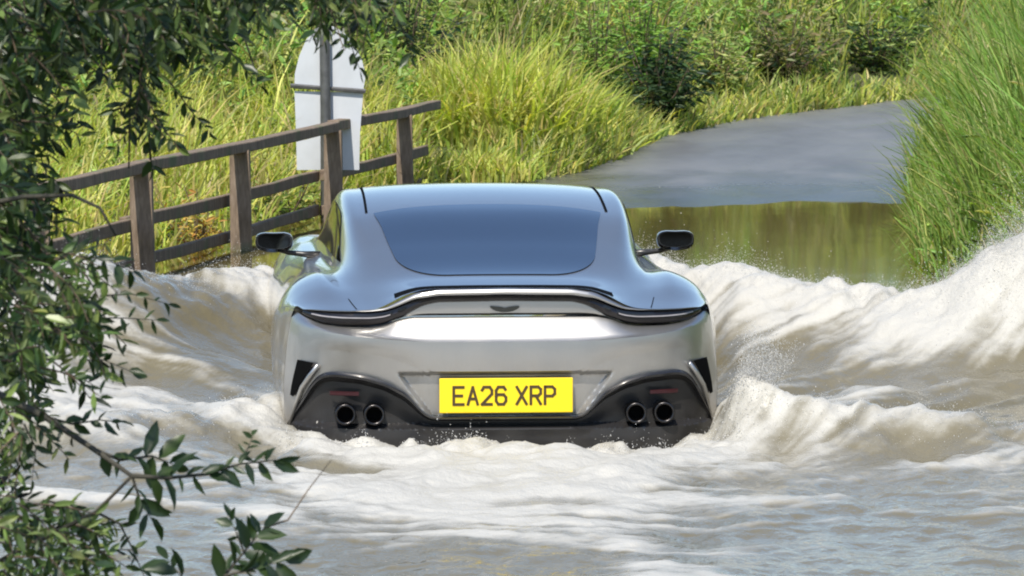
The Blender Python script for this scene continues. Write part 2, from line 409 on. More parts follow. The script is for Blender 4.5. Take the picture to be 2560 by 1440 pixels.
def water_fields(X, Y):
    X = np.asarray(X, float); Y = np.asarray(Y, float)
    lx, ly = car_local(X, Y)
    h = np.zeros(X.shape); crest = np.zeros(X.shape)
    for k, r in enumerate(RIDGES):
        d, sg, e = polydist(X, Y, r)
        wob = 0.86 + 0.28 * fbm(X * 2.3 + 5 * k, Y * 1.6, 3)
        w = np.where(sg < 0, e[..., 1], e[..., 2])
        prof = np.where(sg < 0, 1 / (1 + (d / (w * 0.75)) ** 2.2), np.exp(-(d / w) ** 2))
        g = e[..., 0] * prof * wob
        h = np.maximum(g, h) * 0.85 + 0.15 * (h + g)
        crest = np.maximum(crest, np.exp(-(d / (0.55 * w)) ** 2) * np.clip(e[..., 0] / 0.15, 0, 1))
    # how churned the river is: strong round and behind the car, nothing on the still pool beyond
    chop = (1 - smooth(23.4, 24.8, Y + 0.5 * np.abs(lx) * 0 - 0.25 * (fbm(X * 1.1, Y, 2) - .5)))
    chop = chop * (1 - 0.25 * smooth(17.6, 15.5, Y))
    t = fbm(X * 1.5, Y * 0.9, 3) - 0.5
    fore = smooth(18.6, 16.8, Y)
    def streak(th, fu, fv, sd, o=4, warp=.3):
        u = X * math.cos(th) + Y * math.sin(th); v = -X * math.sin(th) + Y * math.cos(th)
        wv = v + warp * (fbm(u * 1.1 + sd, v * 1.1, 2) - .5)
        return fbm(u * fu + sd, wv * fv, o) - 0.5
    mr_ = smooth(-0.2, 0.9, X) * (1 - fore); ml_ = smooth(0.2, -0.9, X) * (1 - fore); mc_ = 1 - mr_ - ml_
    sk = mr_ * streak(R(44), .55, 2.6, 3, 3) + ml_ * streak(R(130), .55, 2.4, 60, 3) + mc_ * streak(R(9), 1.1, 2.4, 90, 4, .9)
    fi = mr_ * streak(R(44), 1.0, 13, 7, 3, .5) + ml_ * streak(R(130), 1.0, 12, 64, 3, .5) + mc_ * streak(R(-6), 1.8, 9, 94, 3, .9)
    ri = .6 * streak(R(-14), 2.6, 5.0, 30, 4, .8) + .6 * streak(R(24), 3.4, 6.0, 71, 4, .8)
    tail = np.exp(-((np.abs(lx) / 1.15) ** 6)) * np.exp(-((ly + 0.15) / 0.55) ** 2)
    amp = 1 - 0.55 * tail
    n = amp * (0.08 * t + (0.13 * (1 - fore) + 0.055 * fore) * sk + .012 * fi + .034 * fore * ri)
    tb = fbm(X * 4.3 + 11, Y * 2.6, 4) - 0.5; tc = fbm(X * 10 + 5, Y * 6.5, 3) - 0.5
    n = n + amp * ((0.085 - 0.035 * fore) * tb + 0.018 * tc) + 0.07 * crest * (tc + .5 * tb)
    h = h + n * chop + (0.0015 * (fbm(X * 3, Y * 1.2, 2) - .5))
    h = h - 0.062 * tail + 0.20 * tail * (fbm(X * 5, Y * 5, 4) - .5)
    # smooth glassy faces left and right of the car where the foam has not reached
    calm_l = 1.15 * np.exp(-(((X + 1.40) * 0.9 + (Y - 20.9) * 0.28) / 0.40) ** 2 - ((Y - 20.7) / 1.2) ** 2)
    calm_r = np.exp(-((X - 1.05) / 0.32) ** 2 - ((Y - 20.6) / 1.1) ** 2)
    calm_r2 = np.exp(-((X - 2.1) / 0.75) ** 2 - ((Y - 19.35) / 0.55) ** 2)
    calm = np.clip(calm_l + calm_r + 0.8 * calm_r2, 0, 1)
    h = h - calm * chop * (amp * ((0.085 - 0.035 * fore) * tb + 0.018 * tc)) * .9
    foam = 0.55 * chop + 0.42 * crest + 0.5 * t + 1.4 * sk + 1.2 * fi + 0.7 * tb
    pt = fbm(X * 0.9 + 21, Y * 0.55 + 4, 3) - .5
    foam = foam + 0.04 * fore + 1.2 * ri * fore + 1.5 * pt * (1 - .4 * crest) - 1.05 * calm
    foam = foam - 0.38 * smooth(-0.55, -1.3, X) * smooth(18.9, 17.8, Y) - 0.30 * smooth(0.5, 1.3, X) * smooth(17.9, 16.6, Y)
    foam = foam - 0.22 * smooth(17.4, 15.6, Y) - 0.28 * np.exp(-((X - 1.75) / .8) ** 2 - ((Y - 19.9) / 1.0) ** 2)
    near = np.exp(-((np.abs(lx) / 1.35) ** 4)) * np.exp(-((ly + 0.55) / 0.75) ** 2)
    foam = foam + 0.55 * near
    foam = np.clip(foam, 0, 1.35) * smooth(0.02, 0.25, chop)
    h = h - .10 * np.exp(-((lx - 1.10) / .14) ** 2) * smooth(.9, 1.3, ly) * smooth(3.6, 3.0, ly)
    # under the car the water is pushed down
    inside = smooth(0.96, 0.80, np.abs(lx)) * smooth(0.02, 0.25, ly) * smooth(4.6, 4.3, ly)
    h = h * (1 - inside) - 0.14 * inside
    return h, foam, chop * (1 - 0.55 * calm)
wx = axis([(-60, -9, 6), (-9, -3.2, 0.2), (-3.2, 3.3, 0.0175), (3.3, 9, 0.2), (9, 60, 6)])
wy = axis([(9, 14.3, 0.12), (14.3, 24, 0.024), (24, 36, 0.08), (36, 60, 2)])
WX, WY = np.meshgrid(wx, wy)
WH, WF, WC = water_fields(WX, WY)
WH = np.where(WY > 35.6, -0.05, WH)
setp(mesh_np('water', np.stack([WX, WY, WH], -1).reshape(-1, 3), grid_faces(len(wy), len(wx)), M['water'],
             attrs={'foam': WF, 'chop': WC}), kind='structure')

# spray thrown off the crests: small drops and flecks of foam
def drops():
    pos = []; rad = []
    def put(x, y, z, r0, r1): pos.append(np.stack([x, y, z], 1)); rad.append(r0 + r1 * rng.random(len(x)) ** 3)
    for k, (n, up) in enumerate([(12000, .026), (17000, .028), (4500, .018), (1200, .015)]):
        r = RIDGES[k]
        t = rng.random(n) * (len(r) - 1); i = np.minimum(t.astype(int), len(r) - 2); f = (t - i)[:, None]
        q = r[i] * (1 - f) + r[i + 1] * f
        x = q[:, 0] + rng.normal(0, 0.10, n); y = q[:, 1] + rng.normal(0, 0.16, n)
        hh, _, _ = water_fields(x, y)
        tuft = fbm(x * 5 + 7 * k, y * 3, 3)
        put(x, y, hh + rng.exponential(1, n) * up * np.clip((tuft - .3) * 4, .05, 1.4), .0006, .0014)
    # ragged fringe along the bumper
    n = 2500
    x = rng.uniform(-1.0, 1.0, n); y = 18.52 + rng.normal(0, .07, n); hh, _, _ = water_fields(x, y)
    put(x, y, hh + rng.exponential(1, n) * .020 * np.clip((fbm(x * 9, y * 0 + 3, 3) - .35) * 5, 0, 1.4), .0008, .0018)
    # plume off the rear right wheel: streaks of drops fanning up and outwards
    n = 22000
    jet = rng.integers(0, 60, n); jr = rng.random((60, 3)); u = rng.random(n) ** .8
    L = (.18 + .30 * jr[jet, 0]); ang = .05 + .55 * jr[jet, 1] ** 1.5
    x = 0.955 + .05 * jr[jet, 2] + np.sin(ang) * L * u + .008 * rng.normal(size=n) * (1 + 2 * u)
    y = 18.66 + .10 * (jr[jet, 0] - .5) + .02 * rng.normal(size=n); z = .02 + np.cos(ang) * L * u + .006 * rng.normal(size=n)
    put(x, y, z, .0008, .0014)
    # veil against the right bank
    n = 24000
    x = 2.5 + 0.24 * rng.normal(size=n); y = 21.45 + 0.3 * rng.normal(size=n); hh, _, _ = water_fields(x, y)
    put(x, y, hh + rng.exponential(1, n) * .075 * smooth(1.7, 2.6, x) * np.clip((fbm(x * 6, y * 2, 3) - .25) * 3, .1, 1.6), .0006, .0013)
    pos = np.concatenate(pos); rad = np.concatenate(rad)
    tv = np.array([(1, 0, -.5), (-.5, .87, -.5), (-.5, -.87, -.5), (0, 0, 1)], float)
    tf = np.array([(0, 1, 3), (1, 2, 3), (2, 0, 3), (0, 2, 1)])
    st = np.stack([rad * rng.uniform(.8, 1.6, len(rad)), rad, rad * rng.uniform(.9, 2.4, len(rad))], 1) * 1.25
    v = (pos[:, None, :] + tv[None] * st[:, None, :]).reshape(-1, 3)
    f = (tf[None] + 4 * np.arange(len(pos))[:, None, None]).reshape(-1, 3)
    return v, f
dv, df = drops()
setp(mesh_np('spray', dv, df, M['spray']), 'white spray and flecks of foam thrown up round the car', 'spray', kind='stuff')

# ------------------------------------------------------------------ the car
car = empty('sports_car', CAR_O, CAR_R)
setp(car, 'silver two-door sports car driving away through the flooded ford', 'car')

def catmull(P0, P1, P2, P3, t):
    return 0.5 * ((2 * P1) + (-P0 + P2) * t + (2 * P0 - 5 * P1 + 4 * P2 - P3) * t ** 2 + (-P0 + 3 * P1 - 3 * P2 + P3) * t ** 3)
SEC = [  # forward distance, then (half width, height) from the centre line to the sill
    (0.00, [(0, .637), (.18, .636), (.33, .632), (.43, .606), (.53, .556), (.61, .541), (.74, .538), (.85, .535), (.905, .515), (.945, .20), (.93, -.16)]),
    (0.12, [(0, .636), (.20, .635), (.36, .629), (.46, .603), (.56, .566), (.63, .556), (.76, .555), (.87, .540), (.925, .495), (.955, .20), (.94, -.16)]),
    (0.45, [(0, .658), (.24, .656), (.41, .648), (.53, .631), (.62, .604), (.68, .599), (.78, .606), (.89, .560), (.950, .460), (.968, .20), (.95, -.16)]),
    (0.85, [(0, .752), (.29, .749), (.475, .737), (.585, .713), (.662, .645), (.71, .622), (.80, .628), (.915, .565), (.985, .42), (.99, .20), (.96, -.16)]),
    (1.35, [(0, .884), (.33, .879), (.545, .858), (.64, .830), (.698, .642), (.73, .603), (.82, .596), (.91, .53), (.975, .40), (.975, .20), (.95, -.16)]),
    (2.00, [(0, .944), (.33, .938), (.555, .921), (.665, .884), (.722, .635), (.76, .588), (.83, .572), (.90, .51), (.965, .40), (.965, .20), (.94, -.16)]),
    (2.60, [(0, .905), (.33, .900), (.55, .880), (.665, .840), (.745, .625), (.78, .588), (.83, .572), (.90, .51), (.965, .40), (.97, .20), (.94, -.16)]),
    (3.20, [(0, .700), (.30, .695), (.52, .680), (.66, .640), (.76, .602), (.80, .590), (.84, .578), (.91, .52), (.98, .40), (.985, .20), (.95, -.16)]),
    (3.80, [(0, .565), (.30, .563), (.52, .560), (.66, .568), (.74, .575), (.79, .572), (.84, .555), (.91, .49), (.95, .38), (.95, .20), (.92, -.16)]),
    (4.25, [(0, .42), (.28, .42), (.48, .42), (.60, .42), (.67, .42), (.72, .415), (.77, .40), (.82, .36), (.85, .30), (.86, .15), (.84, -.16)]),
    (4.45, [(0, .22), (.2, .22), (.36, .22), (.46, .22), (.52, .22), (.56, .21), (.60, .20), (.63, .17), (.65, .13), (.65, .05), (.64, -.16)]),
]
SY = np.array([s[0] for s in SEC]); SP = np.array([s[1] for s in SEC], float)
def controls(y):
    i = int(np.clip(np.searchsorted(SY, y) - 1, 0, len(SY) - 2))
    t = (y - SY[i]) / (SY[i + 1] - SY[i])
    h = SY[i + 1] - SY[i]
    def tang(k):
        if k == 0: return (SP[1] - SP[0]) / (SY[1] - SY[0])
        if k == len(SY) - 1: return (SP[-1] - SP[-2]) / (SY[-1] - SY[-2])
        return (SP[k + 1] - SP[k - 1]) / (SY[k + 1] - SY[k - 1])
    m0, m1 = tang(i) * h, tang(i + 1) * h
    return (2*t**3-3*t**2+1)*SP[i] + (t**3-2*t**2+t)*m0 + (-2*t**3+3*t**2)*SP[i+1] + (t**3-t**2)*m1
def plan(a):
    a = np.abs(a); return 0.03 * a ** 2 + 0.24 * a ** 7
def sec_point(c, s):
    """c: control points, s: 0..10 along the half section"""
    n = len(c); i = int(min(max(math.floor(s), 0), n - 2)); t = s - i
    p0 = c[i - 1] if i > 0 else c[1] * np.array([-1, 1]); p3 = c[i + 2] if i + 2 < n else 2 * c[i + 1] - c[i]
    return catmull(p0, c[i], c[i + 1], p3, t)
def shell_point(s, y, side=1):
    p = sec_point(controls(y), s)
    off = plan(min(p[0] / 0.92, 1.0)) * (1 - float(smooth(0, 0.75, y)))
    if s > 8: off = plan(1.0) * (1 - float(smooth(0, 0.75, y)))
    return np.array([side * p[0], y + off, p[1]])
def s_at_x(y, x):
    lo, hi = 0.0, 4.0; c = controls(y)
    for _ in range(24):
        m = (lo + hi) / 2
        if sec_point(c, m)[0] < x: lo = m
        else: hi = m
    return (lo + hi) / 2
ss = np.concatenate([np.linspace(0, 9, 73), [9.5, 10]]); yy = np.concatenate([np.linspace(0, .6, 16), np.linspace(.65, 3.6, 60), np.linspace(3.65, 4.45, 14)])
half = np.array([[shell_point(s, y) for s in ss] for y in yy])
full = np.concatenate([half[:, ::-1] * np.array([-1, 1, 1]), half[:, 1:]], 1)
mesh_np('body_shell', full.reshape(-1, 3), grid_faces(full.shape[0], full.shape[1]), M['paint'], car)
# patch laid on the shell: list of rows of (s, y, side), lifted along the normal
def patch(name, rows, m, lift=0.003, parent=car):
    P0 = np.array([[shell_point(s, y, sd) for s, y, sd in r] for r in rows])
    e = 1e-3
    A = np.array([[shell_point(s + e, y, sd) for s, y, sd in r] for r in rows]) - P0
    B = np.array([[shell_point(s, y + e, sd) for s, y, sd in r] for r in rows]) - P0
    N = np.cross(A, B); sdm = np.array([[sd for _, _, sd in r] for r in rows])[..., None]
    N = N * sdm; N /= np.linalg.norm(N, axis=-1, keepdims=True) + 1e-12
    N = np.where(N[..., 2:3] < 0, -N, N)
    V = P0 + N * lift
    return mesh_np(name, V.reshape(-1, 3), grid_faces(V.shape[0], V.shape[1]), m, parent)
def win_half(y):
    y0, y1 = 0.435, 1.42
    t = (y - y0) / (y1 - y0)
    w = 0.40 + 0.12 * t ** 0.8
    corner = 0.30
    if y < y0 + corner:
        q = (y - y0) / corner
        w *= 0.56 + 0.44 * math.sqrt(max(0.0, 1 - (1 - q) ** 2))
    return w
rows = []
for y in np.concatenate([0.435 + 0.30 * np.linspace(0, 1, 16) ** 1.8, np.linspace(0.76, 1.42, 16)]):
    w = win_half(y); r = []
    for x in np.linspace(-w, w, 31):
        yb = y - 0.07 * smooth(1.1, 1.42, y) * (x / 0.5) ** 2      # the header bows at its corners
        r.append((s_at_x(yb, abs(x)), yb, -1 if x < 0 else 1))
    rows.append(r)
patch('rear_window', rows, M['glass'], 0.004)
rows2 = [[(s_at_x(y, .545 + d), y, sd) for d in (0, .012)] for y in np.linspace(1.38, 2.35, 14) for sd in (1,)]
patch('roof_trim', rows2, M['dark'], 0.003)
patch('roof_trim', [[(a, b, -1) for a, b, _ in r] for r in rows2], M['dark'], 0.003)
for sd in (-1, 1):
    rw = []
    for y in np.linspace(1.12, 2.98, 26):
        lo = 3.88 - 0.10 * smooth(1.12, 1.3, y) * 0
        top = 3.10 + 0.72 * (1 - smooth(1.10, 1.62, y)) + 0.72 * smooth(2.55, 2.98, y)
        rw.append([(top + (lo - top) * t, y, sd) for t in np.linspace(0, 1, 7)])
    patch('side_window', rw, M['sideglass'], 0.004)
ws = []
for y in np.linspace(2.52, 3.15, 10):
    ws.append([(s_at_x(y, abs(x)), y, -1 if x < 0 else 1) for x in np.linspace(-.52, .52, 17)])
patch('windscreen', ws, M['glass'], 0.004)
# shut line on each haunch: short groove
for sd in (-1, 1):
    patch('panel_gap', [[(5.15 + d, y, sd) for d in (0, .035)] for y in np.linspace(0.02, 0.22, 6)], M['dark'], 0.0015)

# --- tail: bands between height curves
def curve(pts):
    p = np.array(pts, float)
    xs = np.linspace(0, 1.0, 401); v = np.interp(xs, p[:, 0], p[:, 1])
    k = np.ones(17) / 17; v2 = np.convolve(np.pad(v, 8, mode='edge'), k, 'valid')
    return lambda x: np.interp(np.abs(x), xs, v2)
zE = curve([(0, .637), (.30, .633), (.40, .617), (.46, .588), (.53, .552), (.60, .540), (.87, .535), (1, .53)])
lipT = curve([(0, .029), (.36, .029), (.47, .022), (.54, .010), (.62, .004), (1, .003)])
zL = lambda x: zE(x) - lipT(x)
zP = curve([(0, .578), (.30, .574), (.36, .560), (.41, .535), (.45, .505), (.48, .475), (1, .47)])
zB = curve([(0, .517), (.40, .516), (.46, .506), (.52, .482), (.58, .473), (.70, .474), (.79, .483), (.86, .505), (.90, .525), (1, .525)])
zS = curve([(0, .420), (.40, .422), (.60, .434), (.75, .452), (.86, .480), (1, .50)])
zD = curve([(0, .088), (.30, .088), (.34, .105), (.41, .190), (.50, .240), (.60, .268), (.72, .278), (.765, .268), (.80, .235), (.845, .150), (.90, .05), (.94, -.02), (1, -.15)])
_r0 = half[0][ss >= 8][::-1]
def wz(z): return np.interp(z, np.concatenate([_r0[:, 2], [.54, .64]]), np.concatenate([_r0[:, 0], [.895, .88]]))
def fas(x, z, y):
    """x nominal (0.92 scale), z height, y depth offset at the centre"""
    a = np.clip(x / 0.92, -1, 1); e = np.maximum(np.abs(x) - 0.92, 0)
    return np.stack([np.sign(a) * (np.abs(a) * wz(z) - .15 * e) , y * (1 - np.abs(a) ** 6) + plan(a) + 2.5 * e, z], -1)
def band(name, xs, rowfun, m, parent=car, sharp=35, th=None):
    rows = rowfun(xs)
    V = np.stack([fas(xs, z, y) for z, y in rows])
    return mesh_np(name, V.reshape(-1, 3), grid_faces(V.shape[0], V.shape[1], True), m, parent, True, sharp)
XS = np.linspace(-.93, .93, 187)
def lip(x):
    z0, z1 = zE(x), zL(x); t = (z0 - z1) / .034
    return [(z0, 0 * x), (z0 - .006 * t, -.016 * t), (z0 - .018 * t, -.024 * t), (z1 + .006 * t, -.022 * t), (z1, -.012 * t), (z1 + .002, .03 + 0 * x)]
band('tail_spoiler', XS, lip, M['paint'])
# thin black line in front of the lip
patch('spoiler_gap', [[(s_at_x(y, abs(x)), y, -1 if x < 0 else 1) for x in np.linspace(-.47, .47, 61)] for y in (.035, .06, .09, .125)], M['dark'], 0.0025)
def strip(x):
    a, b = zL(x), np.maximum(zP(x), zB(x)); b = np.minimum(b, a - .001)
    return [(a + .002, .028 + 0 * x), (a - (a - b) * .15, .012 + 0 * x), (a - (a - b) * .5, .006 + 0 * x), (a - (a - b) * .85, .012 + 0 * x), (b - .001, .028 + 0 * x)]
band('light_strip', np.linspace(-.47, .47, 95), strip, M['lamp'])
for sd in (-1, 1):
    xs = np.linspace(.47, .88, 50) * sd
    if sd < 0: xs = xs[::-1]
    tl = band('tail_light', xs, strip, M['lamp'])
    def led(x):
        a, b = zL(x), np.maximum(zP(x), zB(x)); c = a * .55 + b * .45; t = np.minimum(.0028, np.abs(a - b) * .2)
        return [(c + t, .0035 + 0 * x), (c - t, .0035 + 0 * x)]
    xs2 = np.linspace(.50, .84, 40) * sd
    if sd < 0: xs2 = xs2[::-1]
    band('light_guide', xs2, led, M['ledline'], tl)
def panel(x):
    a, b = zP(x), zB(x); a = np.maximum(a, b + .001)
    return [(a, .024 + 0 * x), (a * .5 + b * .5, .024 + 0 * x), (b + .010 * np.clip((a - b) / .05, 0, 1), .027 + 0 * x), (b - .001, .05 + 0 * x)]
band('tail_panel', np.linspace(-.50, .50, 90), panel, M['paint'])
def bumper(x):
    zb, zs, zd = zB(x) - .007, zS(x), zD(x)
    rows = [(zb, .05 + 0 * x), (zb - .001, .018 + 0 * x)]
    for t in np.linspace(.08, 1, 7): rows.append((zb + (zs - zb) * t, .018 - .064 * t ** 0.95))
    for t in np.linspace(.03, 1, 34):
        z = zs + (zd - zs) * t
        y = -.047 - .004 * np.sin(np.pi * np.clip(t * 2.2, 0, 1)) + .034 * t ** 1.2 - .012
        # number plate recess: a wide trapezium, pressed in
        wtop = .455 + (z - .275) * .72
        m = smooth(wtop + .004, wtop - .022, np.abs(x)) * smooth(.283, .262, z)
        rows.append((z, y + .034 * m))
    zz, yy_ = rows[-1]
    rows.append((zz, yy_ + .05))
    return rows
band('rear_bumper', np.linspace(-.95, .95, 311), bumper, M['paint'], sharp=28)
def diffuser(x):
    zd = zD(x); bot = -.17; rows = []
    k = np.clip((zd + .02) / .2, .15, 1)
    for d, y in [(0, -.025), (.003, -.046), (.010, -.054), (.020, -.050), (.028, -.032), (.034, -.002), (.046, .02)]:
        rows.append((zd - d * k, y + 0 * x))
    z0 = rows[-1][0]
    for t in np.linspace(.04, 1, 44):
        z = z0 + (bot - z0) * t
        sh = smooth(.048, .036, z)           # lower shelf stands out again under the pipes
        rows.append((z, .02 + .02 * smooth(0, .3, t) - .085 * sh + .05 * smooth(.0, -.16, z)))
    return rows
band('diffuser', np.linspace(-.95, .95, 271), diffuser, M['satin'], sharp=30)
def rim(x):
    zd = zD(x); k = np.clip((zd + .02) / .2, .15, 1)
    return [(zd + .001 - d * k, y + 0 * x) for d, y in [(-.001, -.03), (.003, -.050), (.010, -.058), (.020, -.054), (.027, -.035)]]
band('diffuser_rim', np.linspace(-.90, .90, 221), rim, M['black'])
for sd in (-1, 1):
    xs = np.linspace(.61, .73, 12) * sd
    if sd < 0: xs = xs[::-1]
    band('reflector', xs, lambda x: [(.192 + 0 * x, -.012 + 0 * x), (.190 + 0 * x, -.018 + 0 * x), (.176 + 0 * x, -.018 + 0 * x), (.174 + 0 * x, -.012 + 0 * x)], M['redlens'])
# side vents at the bumper corners: flat black patches, recess shade put into the colour
for sd in (-1, 1):
    q = [(.800, .312), (.868, .318), (.892, .160), (.878, .155)]
    n1, n2 = 10, 6; rows = []
    for i in range(n1):
        t = i / (n1 - 1)
        L = np.array(q[0]) * (1 - t) + np.array(q[3]) * t; Rr = np.array(q[1]) * (1 - t) + np.array(q[2]) * t
        rows.append([L + (Rr - L) * u for u in np.linspace(0, 1, n2)])
    G = np.array(rows)
    V = fas(G[..., 0] * sd, G[..., 1], -.062 + 0 * G[..., 0]); V[..., 1] -= .005; V[..., 0] += sd * .003
    mesh_np('side_vent', V.reshape(-1, 3), grid_faces(n1, n2, sd > 0), M['dark'], car)
    # slim painted blade between vent and diffuser
    mb = MB()
    pts = [fas(np.array(sd * a), np.array(b), np.array(-.070)) for a, b in [(.785, .305), (.815, .255), (.845, .20), (.868, .135), (.900, .03)]]
    mb.tube([Vector(p) for p in pts], [.008, .011, .011, .010, .006], 8)
    mb.build('vent_blade', M['paint'], car, sm=True)
# exhausts
for x in (-.685, -.562, .562, .685):
    n = 24; prof = [(.030, .10), (.030, -.030), (.034, -.046), (.041, -.052), (.046, -.046), (.046, .06)]
    vs = []; y0 = float(plan(x / .92)) * .6
    for r, y in prof:
        for k in range(n):
            a = 2 * math.pi * k / n; vs.append((x + r * math.cos(a), y + y0, .098 + r * math.sin(a)))
    pipe = mesh_np('exhaust_pipe', np.array(vs), np.array([(i * n + k, i * n + (k + 1) % n, (i + 1) * n + (k + 1) % n, (i + 1) * n + k) for i in range(len(prof) - 1) for k in range(n)]), M['chrome'], car)
    vs = [(x + .0299 * math.cos(2 * math.pi * k / n), y0 + .0, .098 + .0299 * math.sin(2 * math.pi * k / n)) for k in range(n)]
    mb = MB(); mb.add(vs, [tuple(range(n))]); mb.build('pipe_bore', M['dark'], pipe)
# badge: a pair of spread wings
mb = MB(); pr = [(0, .0), (.012, .003), (.030, .006), (.060, .0085), (.064, .004), (.052, -.006), (.036, -.013), (.018, -.017), (0, -.018)]
out = [(x, z) for x, z in pr] + [(-x, z) for x, z in pr[-2:0:-1]]
vs = [(x, -.004, z) for x, z in out] + [(x, .004, z) for x, z in out]; n = len(out)
mb.add(vs, [tuple(range(n))] + [tuple(range(n, 2 * n))[::-1]] + [(i, i + n, (i + 1) % n + n, (i + 1) % n) for i in range(n)])
bd = mb.build('badge', M['badge'], car); bd.location = (0, .017, .549)
# number plate
pl = empty('number_plate', (0, 0, 0)); pl.parent = car; pl.location = (0.003, -.034, .178)
mb = MB(); mb.box((0, 0, 0), (.572, .008, .150)); mb.build('plate_face', M['yellow'], pl, bevel=.003)
GL = {'E': [[(1, 0), (0, 0), (0, 1), (1, 1)], [(0, .5), (.85, .5)]],
      'A': [[(0, 0), (.5, 1), (1, 0)], [(.2, .32), (.8, .32)]],
      '2': [[(0, .82), (.18, 1), (.8, 1), (1, .82), (1, .60), (0, .0), (1, 0)]],
      '6': [[(.95, .85), (.78, 1), (.22, 1), (0, .8), (0, .2), (.22, 0), (.78, 0), (1, .2), (1, .4), (.78, .56), (.15, .56), (0, .45)]],
      'X': [[(0, 0), (1, 1)], [(0, 1), (1, 0)]],
      'R': [[(0, 0), (0, 1), (.75, 1), (1, .86), (1, .62), (.75, .48), (0, .48)], [(.5, .48), (1, 0)]],
      'P': [[(0, 0), (0, 1), (.75, 1), (1, .86), (1, .60), (.75, .46), (0, .46)]]}
cx = -.225
for ch in 'EA26 XRP':
    if ch == ' ': cx += .028; continue
    mb = MB(); w, h, st = .042, .074, .0115
    for li in GL[ch]:
        pts = [Vector((cx + u * w, 0, -.037 + v * h)) for u, v in li]
        for a, b in zip(pts[:-1], pts[1:]):
            d = (b - a); L = d.length; ang = math.atan2(d.z, d.x)
            mb.box((a + b) / 2 + Vector((0, -.0055 - .0002 * random.random(), 0)), (L + st * .75, .002, st), Matrix.Rotation(-ang, 3, 'Y'))
    mb.build('letter', M['ink'], pl); cx += .0605
# mirrors
for sd in (-1, 1):
    mr = empty('mirror', (0, 0, 0)); mr.parent = car; mr.location = (sd * .965, 2.36, .655)
    n, k = 20, 9; vs = []
    for i in range(k):
        t = i / (k - 1); y = -.045 + .14 * t; s = math.sqrt(max(0.02, 1 - (t * .99) ** 2.6)) if t > 0 else .97
        for j in range(n):
            a = 2 * math.pi * j / n; ca, sa = math.cos(a), math.sin(a)
            ex = abs(ca) ** .6 * math.copysign(1, ca); ez = abs(sa) ** .7 * math.copysign(1, sa)
            vs.append((.092 * s * ex + sd * .012 * (1 - s), y, (.048 * s * ez) + .012 * sd * ex * 0 + .006 * abs(ex)))
    f = grid_faces(k, n); f2 = np.array([(i * n + n - 1, i * n, (i + 1) * n, (i + 1) * n + n - 1) for i in range(k - 1)])
    mesh_np('mirror_housing', np.array(vs), [f, f2], M['paint'], mr)
    mb = MB(); mb.add([(v[0] * .96, -.0462, v[2] * .84 + .007) for v in vs[:n]], [tuple(range(n))[::-1]])
    mb.build('mirror_frame', M['black'], mr)
    mb = MB(); mb.add([(v[0] * .88, -.0485, v[2] * .74 + .007) for v in vs[:n]], [tuple(range(n))[::-1]])
    mb.build('mirror_glass', M['mirror'], mr)
    mb = MB(); mb.tube([(-sd * .02, .02, -.035), (-sd * .07, .02, -.052), (-sd * .13, .01, -.058), (-sd * .22, .0, -.065)], [.014, .012, .014, .022], 8)
    mb.build('mirror_stalk', M['satin'], mr, sm=True)

# ------------------------------------------------------------------ wooden rail fence
fence = empty('wooden_fence', (-2.24, 26.5, 0))
setp(fence, 'weathered brown wooden post and rail fence on the left of the ford', 'fence')
fa, fb = Vector((-2.24, 26.5, 0)), Vector((-.82, 33.5, 0)); fd = (fb - fa).normalized()
frz = math.atan2(fd.y, fd.x)
def fpt(px):                 # point on the fence line seen at photograph column px
    k = (px - 1280) / FPX
    t = (k * fa.y - fa.x) / (fd.x - k * fd.y); return fa + fd * t
for i, px in enumerate((90, 355, 602, 832, 1012)):
    p = fpt(px) - fa; mb = MB()
    w = .140 - .004 * i; top = .650 + random.uniform(-.008, .004); lean = random.uniform(-.015, .015)
    vs = []
    for z, s in ((-.7, 1.08), (0, 1.04), (.35, 1.0), (top - .012, .97), (top, .90)):
        for a, b in ((-1, -1), (1, -1), (1, 1), (-1, 1)):
            vs.append((a * w / 2 * s + lean * z + random.uniform(-.003, .003), b * .11 / 2 * s + random.uniform(-.003, .003), z + (0.01 * a if z == top else 0)))
    fs = [(j * 4 + k, j * 4 + (k + 1) % 4, (j + 1) * 4 + (k + 1) % 4, (j + 1) * 4 + k) for j in range(4) for k in range(4)] + [(16, 17, 18, 19)]
    mb.add(vs, fs); o = mb.build('post', M['wood'], fence, bevel=.006); o.location = p
def rail(p0, p1, z0, z1, h, d, off):
    L = (p1 - p0).length; n = 9; mb = MB(); vs = []
    for i in range(n):
        t = i / (n - 1); sag = -.012 * math.sin(math.pi * t) + random.uniform(-.003, .003)
        for a, b in ((-1, -1), (1, -1), (1, 1), (-1, 1)):
            vs.append((t * L, a * d / 2 + random.uniform(-.002, .002), b * h / 2 + sag + (z1 - z0) * t + random.uniform(-.003, .003)))
    fs = [(j * 4 + k, j * 4 + (k + 1) % 4, (j + 1) * 4 + (k + 1) % 4, (j + 1) * 4 + k) for j in range(n - 1) for k in range(4)]
    fs += [(3, 2, 1, 0), tuple(range((n - 1) * 4, n * 4))]
    mb.add(vs, fs); o = mb.build('rail', M['wood'], fence, bevel=.008)
    nrm = Vector((fd.y, -fd.x, 0))
    o.location = p0 - fa + nrm * off + Vector((0, 0, z0)); o.rotation_euler = (0, 0, frz)
cols = [-140, 355, 832, 1088]
for i in range(3):
    a, b = fpt(cols[i]), fpt(cols[i + 1]); b = b + fd * .02
    rail(a, b, .688 + .004 * i, .688, .070, .085, .006 * (i % 2))
    rail(a, b, .335, .333, .080, .045, -.079 - .047 * (i % 2))
    rail(a, b, .085 if i else .06, .09, .074, .045, -.079 - .047 * (i % 2))

